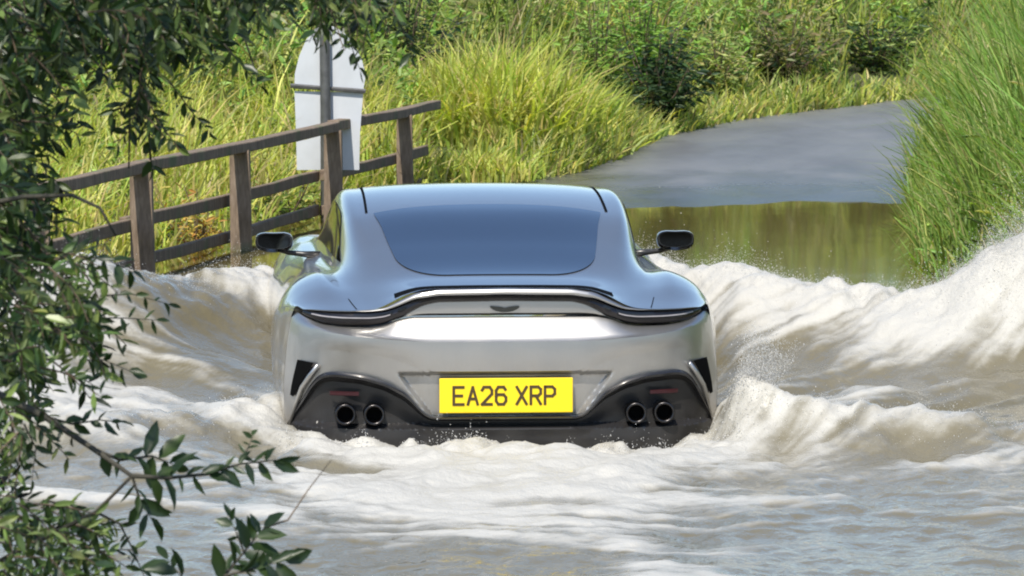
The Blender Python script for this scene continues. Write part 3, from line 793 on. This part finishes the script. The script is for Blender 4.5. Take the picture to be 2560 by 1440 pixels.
# ------------------------------------------------------------------ road sign, seen from the back
sign = empty('road_sign', (0, 0, 0))
setp(sign, 'white arched sign board on a grey post behind the wooden fence', 'sign')
sb = P(815, 420, 31.6); sign.location = (sb.x, sb.y, 0)
def spt(px, py): p = P(px, py, 31.6); return p.x - sb.x, p.z
def board(name, outline, y, th=.012):
    n = len(outline); mb = MB()
    vs = [(x, y, z) for x, z in outline] + [(x, y + th, z) for x, z in outline]
    mb.add(vs, [tuple(range(n))[::-1], tuple(range(n, 2 * n))] + [(i, (i + 1) % n, (i + 1) % n + n, i + n) for i in range(n)])
    return mb.build(name, M['signwhite'], sign)
up = [(736, 222), (908, 226), (914, 190), (905, 150), (885, 110), (860, 82), (835, 66), (812, 62), (788, 72), (765, 100), (748, 140), (737, 185)]
board('panel', [spt(*p) for p in up][::-1], 0)
board('panel', [spt(*p) for p in [(736, 228), (740, 330), (742, 425), (898, 425), (900, 330), (908, 231)]], 0.004)
mb = MB(); mb.tube([(0.0, -.045, -.5), (0.0, -.045, .8), (spt(812, 64)[0], -.045, spt(812, 64)[1])], .038, 12); mb.build('post', M['steel'], sign, sm=True, sharp=50)
mb = MB(); xa, za = spt(726, 214); xb, zb_ = spt(914, 228)
mb.tube([(xa, -.012, za), (xb, -.012, zb_)], .017, 6); mb.build('brace', M['steel'], sign)

# ------------------------------------------------------------------ vegetation
def blades(roots, height, width, col, lean=0.35, droop=0.5, wind=(0.25, 0.0)):
    N = len(roots)
    az = rng.random(N) * 2 * np.pi
    ld = np.stack([np.cos(az), np.sin(az)], 1) * (lean * rng.random(N))[:, None] + np.array(wind) * rng.random(N)[:, None]
    fa_ = rng.normal(0, 0.6, N); wd = np.stack([np.cos(fa_), np.sin(fa_), 0 * fa_], 1)
    ts = np.array([0, .38, .74, 1.0]); ws = np.array([.75, 1.0, .62, 0])
    dr = droop * rng.random(N) ** 2
    V = np.zeros((N, 7, 3)); k = 0
    for t, w in zip(ts, ws):
        bend = t ** 1.8
        c = roots + np.concatenate([ld * (height * bend)[:, None], (height * (t - dr * 0.55 * t ** 3))[:, None]], 1)
        c[:, :2] += ld * (height * dr * t ** 3)[:, None] * 1.2
        if w > 0:
            o = wd * (width * w / 2)[:, None]; V[:, k] = c - o; V[:, k + 1] = c + o; k += 2
        else:
            V[:, k] = c
    base = 7 * np.arange(N)[:, None]
    q = np.concatenate([base + np.array([0, 1, 3, 2]), base + np.array([2, 3, 5, 4])]); t3 = base + np.array([4, 5, 6])
    return V.reshape(-1, 3), [q, t3], np.repeat(col, 7, axis=0)
def pal(n, cols, jit=0.18, pick=None):
    cols = np.array(cols, float)
    i = rng.integers(0, len(cols), n) if pick is None else pick
    c = cols[i] * (1 + jit * rng.normal(size=(n, 1))) * (1 + 0.06 * rng.normal(size=(n, 3)))
    return np.clip(c, 0.004, 0.9)
LEAF_V = np.array([(0, 0, 0), (.16, .30, .05), (.50, .46, .06), (.82, .24, .02), (1.03, 0, -.06), (.82, -.24, .02), (.50, -.46, .06), (.16, -.30, .05), (.33, 0, -.02), (.68, 0, -.03)], float)
LEAF_F = np.array([(0, 8, 1), (1, 8, 2), (2, 8, 9), (2, 9, 3), (3, 9, 4), (0, 7, 8), (7, 6, 8), (6, 9, 8), (6, 5, 9), (5, 4, 9)])
def leaves(pos, dirs, length, wratio, col, roll=None):
    N = len(pos)
    d = dirs / (np.linalg.norm(dirs, axis=1, keepdims=True) + 1e-9)
    up_ = rng.normal(size=(N, 3)) * 0.7 + np.array([0, -0.45, 0.75])
    s = np.cross(up_, d); s /= np.linalg.norm(s, axis=1, keepdims=True) + 1e-9
    n = np.cross(d, s)
    V = (pos[:, None] + d[:, None] * (LEAF_V[None, :, 0:1] * length[:, None, None])
         + s[:, None] * (LEAF_V[None, :, 1:2] * (length * wratio)[:, None, None]) + n[:, None] * (LEAF_V[None, :, 2:3] * length[:, None, None]))
    F = (LEAF_F[None] + 10 * np.arange(N)[:, None, None]).reshape(-1, 3)
    return V.reshape(-1, 3), [F], np.repeat(col, 10, axis=0)

YG = [(.48, .52, .10), (.56, .57, .14), (.39, .46, .09), (.57, .51, .19)]
MG = [(.23, .31, .075), (.29, .36, .09), (.17, .25, .06), (.36, .39, .12), (.43, .39, .18)]
DK = [(.030, .062, .022), (.040, .080, .026), (.026, .050, .022), (.06, .10, .03)]
BG = [(.20, .34, .06), (.25, .40, .08), (.16, .29, .05)]
CLEAR = []          # spots kept free of grass for single plants: x, y, radius
def scatter_roots(n, poly_fn, box_):
    out = []
    while sum(map(len, out)) < n:
        p = np.stack([rng.uniform(box_[0], box_[1], n), rng.uniform(box_[2], box_[3], n)], 1)
        ok = poly_fn(p[:, 0], p[:, 1])
        for cx_, cy_, r_ in CLEAR:
            ok &= ~((np.abs(p[:, 0] - cx_) < r_) & (p[:, 1] < cy_ + r_ * .6) & (p[:, 1] > cy_ - 1.6))
        out.append(p[ok])
    p = np.concatenate(out)[:n]
    return np.concatenate([p, ground_z(p[:, 0], p[:, 1])[:, None] - 0.02], 1)
clump = lambda r, f=1.3: fbm(r[:, 0] * f + 3, r[:, 1] * f + 8, 3)
for px_, Y_, r_ in [(1640, 39.2, .42), (1230, 36.4, .55), (1450, 37.6, .25), (1540, 40.2, .25), (1790, 41.3, .25), (1960, 42.4, .30), (2190, 43.6, .35)]:
    CLEAR.append(((px_ - 1280) / FPX * Y_, Y_, r_))
def grass_stuff():
    # bank behind the fence: sun-bleached yellow-green grass
    n = 17000
    rt = scatter_roots(n, lambda x, y: ((XL(y) - x) > 0.02) & ((XL(y) - x) < 4.2) & (y < 36.2), (-8, 1, 22, 37))
    c = clump(rt); dpt = np.clip((XL(rt[:, 1]) - rt[:, 0]), 0, 4)
    h = (0.35 + 0.85 * c) * (0.5 + 0.55 * rng.random(n)) * (0.60 + 0.55 * smooth(0.0, 1.2, dpt)) * 0.92
    v, f, t = blades(rt, h, 0.010 + 0.014 * rng.random(n), pal(n, YG + YG + YG + MG[3:] + [(.42, .34, .16)]), 0.8, 1.2, (0.12, 0))
    setp(mesh_np('bank_grass', v, f, M['grass'], tint=t), 'sunlit yellow-green grass on the bank behind the wooden fence', 'grass', kind='stuff')
    # far bank along the road
    n = 19000
    rt = scatter_roots(n, lambda x, y: ((XL(y) - x) > 0.02) & ((XL(y) - x) < 7.5) & (y > 35.2), (-4, 6, 35, 50))
    c = clump(rt, 1.1); dpt = np.clip((XL(rt[:, 1]) - rt[:, 0]) * .6, 0, 4)
    h = (0.25 + 1.3 * c) * (0.5 + 0.6 * rng.random(n)) * (0.30 + 0.85 * smooth(0.0, 1.6, dpt)) * 0.92
    v, f, t = blades(rt, h, 0.011 + 0.016 * rng.random(n), pal(n, MG + YG[:2] + [(.36, .28, .15), (.09, .14, .04)]), 0.7, 1.1, (0.1, 0))
    setp(mesh_np('far_bank_grass', v, f, M['grass'], tint=t), 'rough mixed green grass on the far bank above the road', 'grass', kind='stuff')
    # short grass spilling over the road edge
    n = 5000
    y_ = rng.uniform(33.6, 47, n); x_ = XL(y_) - np.abs(rng.normal(0, .35, n)) + .06
    rt = np.stack([x_, y_, ground_z(x_, y_) - .02], 1); c = clump(rt, 2.2)
    v, f, t = blades(rt, (.06 + .42 * c) * (.5 + .6 * rng.random(n)), 0.014 + 0.018 * rng.random(n), pal(n, MG + YG), .8, 1.0, (.2, -.1))
    setp(mesh_np('verge_grass', v, f, M['grass'], tint=t), 'short grass fringe along the left edge of the road', 'grass', kind='stuff')
    # broad-leaved weeds mixed through the grass, in patches
    n = 30000
    rt = scatter_roots(n, lambda x, y: ((XL(y) - x) > 0.05) & ((XL(y) - x) < 7.0) & (fbm(x * 1.5 + 31, y * 1.1, 3) > .46 + .06 * (y < 34)), (-6, 6, 25, 49))
    c = fbm(rt[:, 0] * 2.2 + 50, rt[:, 1] * 1.6, 3); dpt = np.clip((XL(rt[:, 1]) - rt[:, 0]) * .6, 0, 4)
    rt[:, 2] += (0.05 + (0.1 + 1.5 * c) * smooth(0, 1.4, dpt)) * rng.random(n) ** .55
    pick = np.clip((fbm(rt[:, 0] * 1.1 + 9, rt[:, 1] * .9 + 2, 3) - .30) / .40, 0, .999)
    cols = DK[3:] + MG[2:3] + MG[:1] + BG + [(.22, .22, .08)]
    col = pal(n, cols, .25, np.clip((pick * len(cols) + rng.normal(0, .8, n)).astype(int), 0, len(cols) - 1))
    v, f, t = leaves(rt, rng.normal(size=(n, 3)) * np.array([1, 1, .6]) + np.array([0, 0, .1]), 0.06 + 0.07 * rng.random(n), .20 + .25 * rng.random(n), col)
    setp(mesh_np('bank_weeds', v, f, M['leafy'], tint=t), 'broad-leaved green weeds growing through the far bank grass', 'weeds', kind='stuff')
    # right bank reeds
    n = 27000
    rt = scatter_roots(n, lambda x, y: ((x - XR(y)) > -0.03) & ((x - XR(y)) < 3.2), (2.3, 7.5, 19, 39))
    c = clump(rt, 1.8); dpt = np.clip(rt[:, 0] - XR(rt[:, 1]), 0, 3)
    h = (0.55 + 1.3 * c) * (0.5 + 0.6 * rng.random(n)) * (0.40 + 0.75 * smooth(-0.05, 0.8, dpt)) * 1.02
    v, f, t = blades(rt, h, 0.008 + 0.012 * rng.random(n), pal(n, MG + BG + [(.17, .26, .05)] * 3), 0.6, 1.1, (-0.10, -.05))
    setp(mesh_np('river_reeds', v, f, M['grass'], tint=t), 'tall green reeds crowding the right bank of the ford', 'reeds', kind='stuff')
grass_stuff()
n = 9000
rt = scatter_roots(n, lambda x, y: ((x - XR(y)) > .05) & ((x - XR(y)) < 2.2), (2.5, 7, 21, 38))
rt[:, 2] += (.1 + 1.3 * fbm(rt[:, 0] * 2, rt[:, 1] * 1.4, 3) * smooth(0, .7, rt[:, 0] - XR(rt[:, 1]))) * rng.random(n) ** .6
v, f, t = leaves(rt, rng.normal(size=(n, 3)) * np.array([1, 1, .5]) + np.array([-.2, 0, .5]), .10 + .12 * rng.random(n), np.full(n, .13), pal(n, MG + BG + DK[3:], .25))
setp(mesh_np('reed_leaves', v, f, M['leafy'], tint=t), 'leafy undergrowth between the tall reeds on the right bank', 'weeds', kind='stuff')

def bush(name, label, cat, px, py, Y, rx, ry_, rz, nst, nl, ls, cols, wr=.42, up=0.4, group=None):
    b = P(px, py, Y); b.z = float(ground_z(b.x, b.y))
    o = empty(name, b); setp(o, label, cat, group)
    mb = MB(); pos = []; dr = []
    for k in range(nst):
        a = random.uniform(0, 2 * math.pi); q = random.random() ** .5
        tip = Vector((math.cos(a) * rx * q, math.sin(a) * ry_ * q, rz * (0.55 + .5 * random.random()) * (1 - .45 * q * q)))
        pts = [Vector((math.cos(a) * .06 * rx, math.sin(a) * .06 * ry_, -.05))]
        for s in (.33, .66, 1):
            pts.append(Vector((tip.x * s ** 1.3, tip.y * s ** 1.3, tip.z * s)) + Vector((random.uniform(-.03, .03), random.uniform(-.03, .03), 0)))
        mb.tube(pts, [.012, .009, .006, .003], 4, False)
        m = nl // nst
        for _ in range(m):
            s = random.uniform(.12, 1.0); i = min(int(s * 3), 2); u = s * 3 - i
            p = pts[i].lerp(pts[i + 1], u)
            ang = random.uniform(0, 6.28); r0 = random.uniform(.0, .10)
            dv_ = Vector((math.cos(ang), math.sin(ang), random.uniform(-.5, .2 + up)))
            pos.append(p + dv_ * r0); dr.append(dv_)
    mb.build('stem', M['twig'], o)
    pos = np.array([tuple(p) for p in pos]); dr = np.array([tuple(p) for p in dr]); nn = len(pos)
    v, f, t = leaves(pos, dr, ls * (0.6 + .7 * rng.random(nn)), np.full(nn, wr), pal(nn, cols))
    setp(mesh_np('foliage', v, f, M['leafy'], o, tint=t), kind='stuff')
    return o
def tussock(name, label, px, py, Y, rx, ry_, n, hh, cols, droop=.8, lean=.5, wd=(.010, .014), group=None):
    b = P(px, py, Y); b.z = float(ground_z(b.x, b.y))
    a = rng.random(n) * 6.283; q = rng.random(n) ** .6
    rt = np.stack([np.cos(a) * rx * q, np.sin(a) * ry_ * q, 0 * a - .03], 1)
    h = hh * (0.55 + .5 * rng.random(n)) * (1 - .35 * q ** 2)
    v, f, t = blades(rt, h, wd[0] + wd[1] * rng.random(n), pal(n, cols), lean, droop, (0.05, 0))
    o = mesh_np(name, v, f, M['grass'], tint=t); o.location = b
    return setp(o, label, 'grass clump', group)
tussock('grass_tussock', 'big sunlit yellow-green tussock beside the end of the fence', 1230, 395, 36.4, .80, .6, 2300, 1.05, YG, 1.0, .75, (.014, .02))
tussock('grass_tussock', 'smaller yellow-green tussock right of the big one, at the road edge', 1450, 385, 37.6, .38, .4, 800, .62, YG + MG[:2], 1.0, .8, (.014, .02))
tussock('grass_tussock', 'low grass tuft between the fence end and the car roof', 1180, 455, 34.9, .50, .25, 700, .30, YG, .8, .8, (.012, .016))
bush('dark_shrub', 'dark green leafy shrub overhanging the road edge', 'shrub', 1640, 330, 39.2, .46, .40, .98, 30, 1900, .085, DK, .34, 0.0)
bush('leafy_weed', 'bright green leafy weed behind and above the dark shrub', 'weed', 1610, 250, 40.6, .60, .5, 1.35, 26, 1500, .085, BG, .28)
bush('leafy_weed', 'bright green leafy weed left of the dark shrub, by the tussocks', 'weed', 1500, 280, 40.0, .42, .4, 1.15, 18, 900, .08, BG + MG[:1], .28)
bush('leafy_weed', 'mid green leafy weed just right of the dark shrub', 'weed', 1790, 220, 41.3, .42, .4, .75, 18, 900, .08, MG, .30)
bush('bramble', 'brownish bramble tangle above the middle of the road', 'shrub', 1960, 250, 42.4, .60, .5, .92, 24, 1000, .085, [(.10, .13, .035), (.16, .17, .06), (.05, .075, .025), (.24, .20, .10)], .35)
bush('bramble', 'dark bramble tangle at the far end of the road, against the reeds', 'shrub', 2190, 235, 43.6, .60, .5, .80, 22, 900, .085, DK + MG[:2], .35)
bush('dry_weed', 'orange-brown dry weed behind the fence between the two left posts', 'weed', 480, 430, 29.0, .30, .22, .62, 14, 420, .07, [(.46, .30, .07), (.50, .38, .10), (.40, .22, .06), (.50, .45, .12)], .24)
bush('leafy_weed', 'low dark green weed behind the fence below the sign', 'weed', 720, 470, 31.5, .32, .25, .45, 14, 420, .07, MG[:3] + DK[3:], .30)
bush('hedge_bush', 'dark bush between the sign and the big tussock, at the top', 'shrub', 1010, 280, 38.5, .55, .5, 1.75, 24, 1500, .085, DK + MG[:2], .36)
bush('hedge_bush', 'olive bush behind the big sunlit tussock', 'shrub', 1290, 250, 41.5, .8, .6, 1.5, 24, 1400, .085, MG, .32)

# ------------------------------------------------------------------ foreground tree and shrub on the near bank, left
TG = [(.030, .055, .018), (.045, .080, .022), (.022, .042, .016), (.085, .13, .035), (.15, .20, .06)]
tree = empty('riverside_tree', (-1.9, 9.4, 0)); tree.location.z = float(ground_z(-1.9, 9.4))
setp(tree, 'dark leafy tree overhanging the picture from the top left', 'tree')
shrub = empty('riverside_shrub', (-1.35, 8.6, 0)); shrub.location.z = float(ground_z(-1.35, 8.6))
setp(shrub, 'leafy shrub with drooping sprigs in front of the left foam', 'shrub')
def to_local(o, p): return Vector(p) - o.location
mb = MB(); tz = tree.location.z
mb.tube([(0, 0, -.3), (.05, .05, .9), (.02, .1, 2.0), (.15, .05, 3.4), (.1, 0, 5.2)], [.17, .14, .12, .09, .04], 12)
mb.build('trunk', M['bark'], tree, sm=True)
mb = MB(); 
mb.tube([(0, 0, -.2), (.04, 0, .35), (.12, .02, .8)], [.05, .042, .03], 9); mb.build('trunk', M['bark'], shrub, sm=True)

TW = {id(tree): ([], []), id(shrub): ([], [])}
twigs = {id(tree): MB(), id(shrub): MB()}
def twig(owner, p0, d, L, nl, ls, droop=.5, rad=.0022):
    """short twig with alternate leaves"""
    p = Vector(p0); d = Vector(d).normalized(); pts = [p.copy()]
    m = 5
    for i in range(m):
        d = (d + Vector((random.uniform(-.18, .18), random.uniform(-.18, .18), -droop * .22 + random.uniform(-.12, .12)))).normalized()
        p = p + d * (L / m); pts.append(p.copy())
    twigs[id(owner)].tube([to_local(owner, q) for q in pts], [rad * (1 - .12 * i) for i in range(m + 1)], 4, False)
    P_, D_ = TW[id(owner)]
    for k in range(nl):
        s = (k + .6) / nl * m; i = min(int(s), m - 1); q = pts[i].lerp(pts[i + 1], s - i)
        dd = (pts[i + 1] - pts[i]).normalized()
        side = dd.cross(Vector((random.gauss(0, .5), -1, random.gauss(0, .5)))).normalized() * (1 if k % 2 else -1)
        ld = (dd * random.uniform(.2, .9) + side * random.uniform(.5, 1.0) + Vector((0, random.uniform(-.4, .4), random.uniform(-.6, .15))))
        P_.append((to_local(owner, q), ld.normalized(), ls * random.uniform(.6, 1.25)))
    return pts
def region(owner, poly, Y0, Y1, n, dirpx, L, nl, ls, droop=.5):
    xs = [p[0] for p in poly]; ys = [p[1] for p in poly]; k = 0
    while k < n:
        x, y = random.uniform(min(xs), max(xs)), random.uniform(min(ys), max(ys))
        ins = False; j = len(poly) - 1
        for i in range(len(poly)):
            if (poly[i][1] > y) != (poly[j][1] > y) and x < (poly[j][0] - poly[i][0]) * (y - poly[i][1]) / (poly[j][1] - poly[i][1]) + poly[i][0]: ins = not ins
            j = i
        if not ins: continue
        Y = random.uniform(Y0, Y1); a = math.radians(dirpx + random.gauss(0, 32))
        d = (math.cos(a), random.uniform(-.5, .5), -math.sin(a))
        twig(owner, P(x, y, Y), d, L * random.uniform(.6, 1.2), nl, ls, droop); k += 1
# crown in view: density follows the photograph
region(tree, [(-150, -120), (170, -120), (190, 60), (100, 190), (50, 400), (30, 560), (-150, 600)], 9.0, 11.0, 230, 45, .14, 11, .041)
region(tree, [(-150, 420), (40, 420), (60, 560), (20, 680), (-150, 700)], 9.0, 10.5, 50, 40, .13, 9, .036)
region(tree, [(150, -160), (700, -160), (620, -40), (500, 10), (340, 50), (190, 60)], 9.2, 11.2, 190, 50, .14, 11, .040)
region(tree, [(220, 40), (520, 40), (500, 90), (400, 110), (240, 110)], 9.4, 10.8, 22, 60, .11, 10, .038)
region(tree, [(680, -170), (980, -160), (1000, -90), (880, -60), (720, -80)], 9.6, 11.0, 30, 65, .13, 9, .036)
region(tree, [(760, -60), (930, -60), (930, 40), (790, 50)], 9.6, 10.4, 20, 75, .09, 8, .034)
region(tree, [(340, 150), (390, 150), (390, 300), (345, 310)], 9.6, 10.2, 14, 88, .09, 9, .034)
# unseen crown above and beside the picture, placed to shade the leaves below
def crown(n, cx, cy, cz, rx, ry_, rz):
    for _ in range(n):
        v = Vector((random.gauss(0, 1), random.gauss(0, 1), random.gauss(0, 1))).normalized() * random.random() ** .4
        twig(tree, (cx + v.x * rx, cy + v.y * ry_, cz + v.z * rz), (v.x, v.y, v.z * .5 - .1), .3, 9, .062)
crown(620, -1.9, 7.4, 3.75, 1.6, 1.5, 1.05)
crown(130, -0.9, 8.8, 3.0, 1.1, 1.0, .5)
# limbs
def limb(owner, pts, rad, m='bark', name='branch'):
    mb = MB(); mb.tube([to_local(owner, p) for p in pts], rad, 8, True); return mb.build(name, M[m], owner, sm=True)
limb(tree, [Vector((-1.85, 9.5, 1.6)), P(-60, 300, 10), P(60, 150, 10), P(240, 20, 10.1), P(420, -80, 10.2)], [.05, .022, .015, .011, .007], 'twigdark')
limb(tree, [Vector((-1.85, 9.5, 2.4)), P(200, -260, 10), P(560, -160, 10.2), P(850, -90, 10.3), P(980, 40, 10.3)], [.05, .022, .014, .008, .003], 'twigdark')
limb(tree, [P(240, 20, 10.1), P(330, 120, 10), P(370, 260, 9.9), P(375, 400, 9.85)], [.007, .006, .004, .002], 'twigdark')
limb(tree, [P(330, 120, 10), P(325, 260, 9.95), P(322, 420, 9.9)], [.004, .003, .002], 'twigdark')
limb(tree, [P(560, -160, 10.2), P(600, 60, 10.1), P(645, 200, 10)], [.005, .003, .0015], 'twigdark')

# shrub: dense mass at the left edge
region(shrub, [(-120, 600), (90, 600), (160, 680), (170, 800), (110, 940), (-120, 1000)], 8.2, 9.6, 92, 25, .12, 9, .036)
region(shrub, [(130, 640), (220, 660), (220, 900), (150, 940)], 8.4, 9.2, 12, 20, .10, 8, .032)
region(shrub, [(-120, 1000), (90, 1000), (120, 1130), (-120, 1200)], 8.2, 9.2, 26, 60, .11, 8, .032)
region(shrub, [(-120, 1210), (150, 1230), (230, 1330), (200, 1500), (-120, 1500)], 8.0, 9.0, 62, 20, .11, 9, .034)
limb(shrub, [Vector((-1.23, 8.62, float(shrub.location.z) + .78)), P(-60, 960, 8.6), P(110, 1040, 8.5), P(230, 1120, 8.4), P(330, 1190, 8.3)], [.02, .009, .007, .0055, .004], 'twigdark')
limb(shrub, [Vector((-1.23, 8.62, float(shrub.location.z) + .78)), P(-40, 1420, 8.5), P(120, 1340, 8.4), P(240, 1280, 8.35), P(330, 1190, 8.3)], [.012, .006, .005, .004, .003], 'twigdark')
limb(shrub, [P(-80, 520, 8.8), P(60, 492, 8.8), P(180, 488, 8.75), P(250, 520, 8.7), P(290, 590, 8.7)], [.006, .005, .004, .003, .002], 'twigdark')

for owner, wr in ((tree, .36), (shrub, .36)):
    P_, _ = TW[id(owner)]
    pos = np.array([tuple(a[0]) for a in P_]); dr = np.array([tuple(a[1]) for a in P_]); ln = np.array([a[2] for a in P_])
    nn = len(pos)
    v, f, t = leaves(pos, dr, ln * 1.15, wr * (.7 + .6 * rng.random(nn)), pal(nn, TG if owner is tree else TG[1:] + [(.13, .19, .055), (.20, .26, .09), (.17, .22, .06)], .3))
    setp(mesh_np('foliage', v, f, M['tree'], owner, tint=t, smooth_sh=False), kind='stuff')
    setp(twigs[id(owner)].build('twigs', M['twig'], owner), kind='stuff')

# sprigs in front of the water: every leaf its own object
leaf_meshes = []
for k in range(5):
    me = bpy.data.meshes.new('leaf'); V = LEAF_V.copy()
    V[:, 1] *= (.40, .52, .34, .60, .46)[k]; V[:, 1] += .10 * (k - 2) * V[:, 0] ** 2 * .7; V[:, 2] += .22 * (k - 2) * V[:, 0] ** 2 * .6; V[:, 2] += np.abs(V[:, 1]) * .25 * (k % 3)
    me.from_pydata([tuple(p) for p in V], [], [tuple(q) for q in LEAF_F]); me.update()
    for p in me.polygons: p.use_smooth = True
    me.materials.append(M['leafdark']); leaf_meshes.append(me)
def leaf_obj(parent, owner, p, d, size):
    o = bpy.data.objects.new('leaf', random.choice(leaf_meshes)); link(o, parent)
    d = Vector(d).normalized(); upv = Vector((random.gauss(0, .5), -.7 + random.gauss(0, .4), .6 + random.gauss(0, .4)))
    s = upv.cross(d).normalized(); n_ = d.cross(s)
    m = Matrix((d, s, n_)).transposed().to_4x4(); m.translation = to_local(owner, p)
    o.matrix_local = m @ Matrix.Scale(size, 4)
    return o
def sprig(owner, pts, rad, nl, ls, spread=70, t0=0.1):
    br = limb(owner, pts, [rad * (1 - .75 * i / (len(pts) - 1)) for i in range(len(pts))], 'twigdark', 'sprig')
    n = len(pts) - 1
    for k in range(nl):
        s = (t0 + (1 - t0) * (k + .5) / nl) * n; i = min(int(s), n - 1)
        q = pts[i].lerp(pts[i + 1], s - i); dd = (pts[i + 1] - pts[i]).normalized()
        a = math.radians(random.uniform(25, spread)) * (1 if k % 2 else -1)
        base_a = math.atan2(dd.z, dd.x) + a
        d = Vector((math.cos(base_a), random.uniform(-.5, .5), math.sin(base_a) - random.uniform(0, .45)))
        leaf_obj(br, owner, q, d, ls * random.uniform(.5, 1.3))
    leaf_obj(br, owner, pts[-1], pts[-1] - pts[-2], ls)
def PP(lst, Y): return [P(x, y, Y + 0.03 * i) for i, (x, y) in enumerate(lst)]
sprig(shrub, PP([(330, 1190), (420, 1195), (520, 1185), (600, 1160), (690, 1150)], 8.3), .0045, 19, .052)
sprig(shrub, PP([(600, 1160), (620, 1120), (632, 1090)], 8.4), .002, 6, .026)
sprig(shrub, PP([(330, 1190), (350, 1250), (380, 1300)], 8.3), .003, 8, .050)
sprig(shrub, PP([(230, 1120), (300, 1150), (380, 1140), (430, 1160)], 8.4), .004, 10, .056)
sprig(shrub, PP([(240, 1280), (300, 1310), (330, 1370), (360, 1440)], 8.35), .003, 6, .034)
sprig(shrub, PP([(110, 1040), (180, 1060), (250, 1050), (300, 1055)], 8.5), .003, 9, .034)
sprig(shrub, PP([(150, 800), (230, 795), (310, 795), (390, 800)], 8.6), .0025, 11, .030)
sprig(shrub, PP([(250, 740), (330, 735), (420, 760)], 8.7), .002, 7, .030)
sprig(shrub, PP([(200, 900), (260, 900), (330, 930)], 8.5), .002, 8, .034)
sprig(shrub, PP([(200, 640), (270, 650), (330, 680)], 8.6), .002, 7, .038)
sprig(shrub, PP([(520, 1520), (560, 1440), (610, 1380), (660, 1320)], 8.1), .0045, 17, .056)
sprig(shrub, PP([(560, 1440), (640, 1420), (710, 1400)], 8.1), .003, 10, .058)
sprig(shrub, PP([(610, 1380), (590, 1330), (575, 1295)], 8.15), .002, 5, .034)
sprig(shrub, PP([(500, 1540), (460, 1450), (420, 1400)], 8.1), .002, 4, .05, 50, .5)
sprig(shrub, PP([(60, 1060), (90, 1120), (80, 1200)], 8.4), .002, 9, .034)
limb(shrub, PP([(660, 1320), (720, 1300), (770, 1225), (828, 1150)], 8.2), [.0022, .0018, .0013, .0007], 'twig', 'twig')
sprig(tree, PP([(560, 110), (610, 170), (650, 215)], 9.9), .002, 9, .034)
sprig(tree, PP([(420, 200), (480, 280), (525, 330)], 9.8), .002, 9, .032)
sprig(tree, PP([(372, 250), (374, 340), (380, 420)], 9.8), .003, 12, .036)
sprig(tree, PP([(870, 60), (880, 120), (900, 175)], 9.9), .002, 8, .034)
sprig(tree, PP([(980, 20), (1010, 80), (1030, 140)], 9.9), .002, 7, .034)
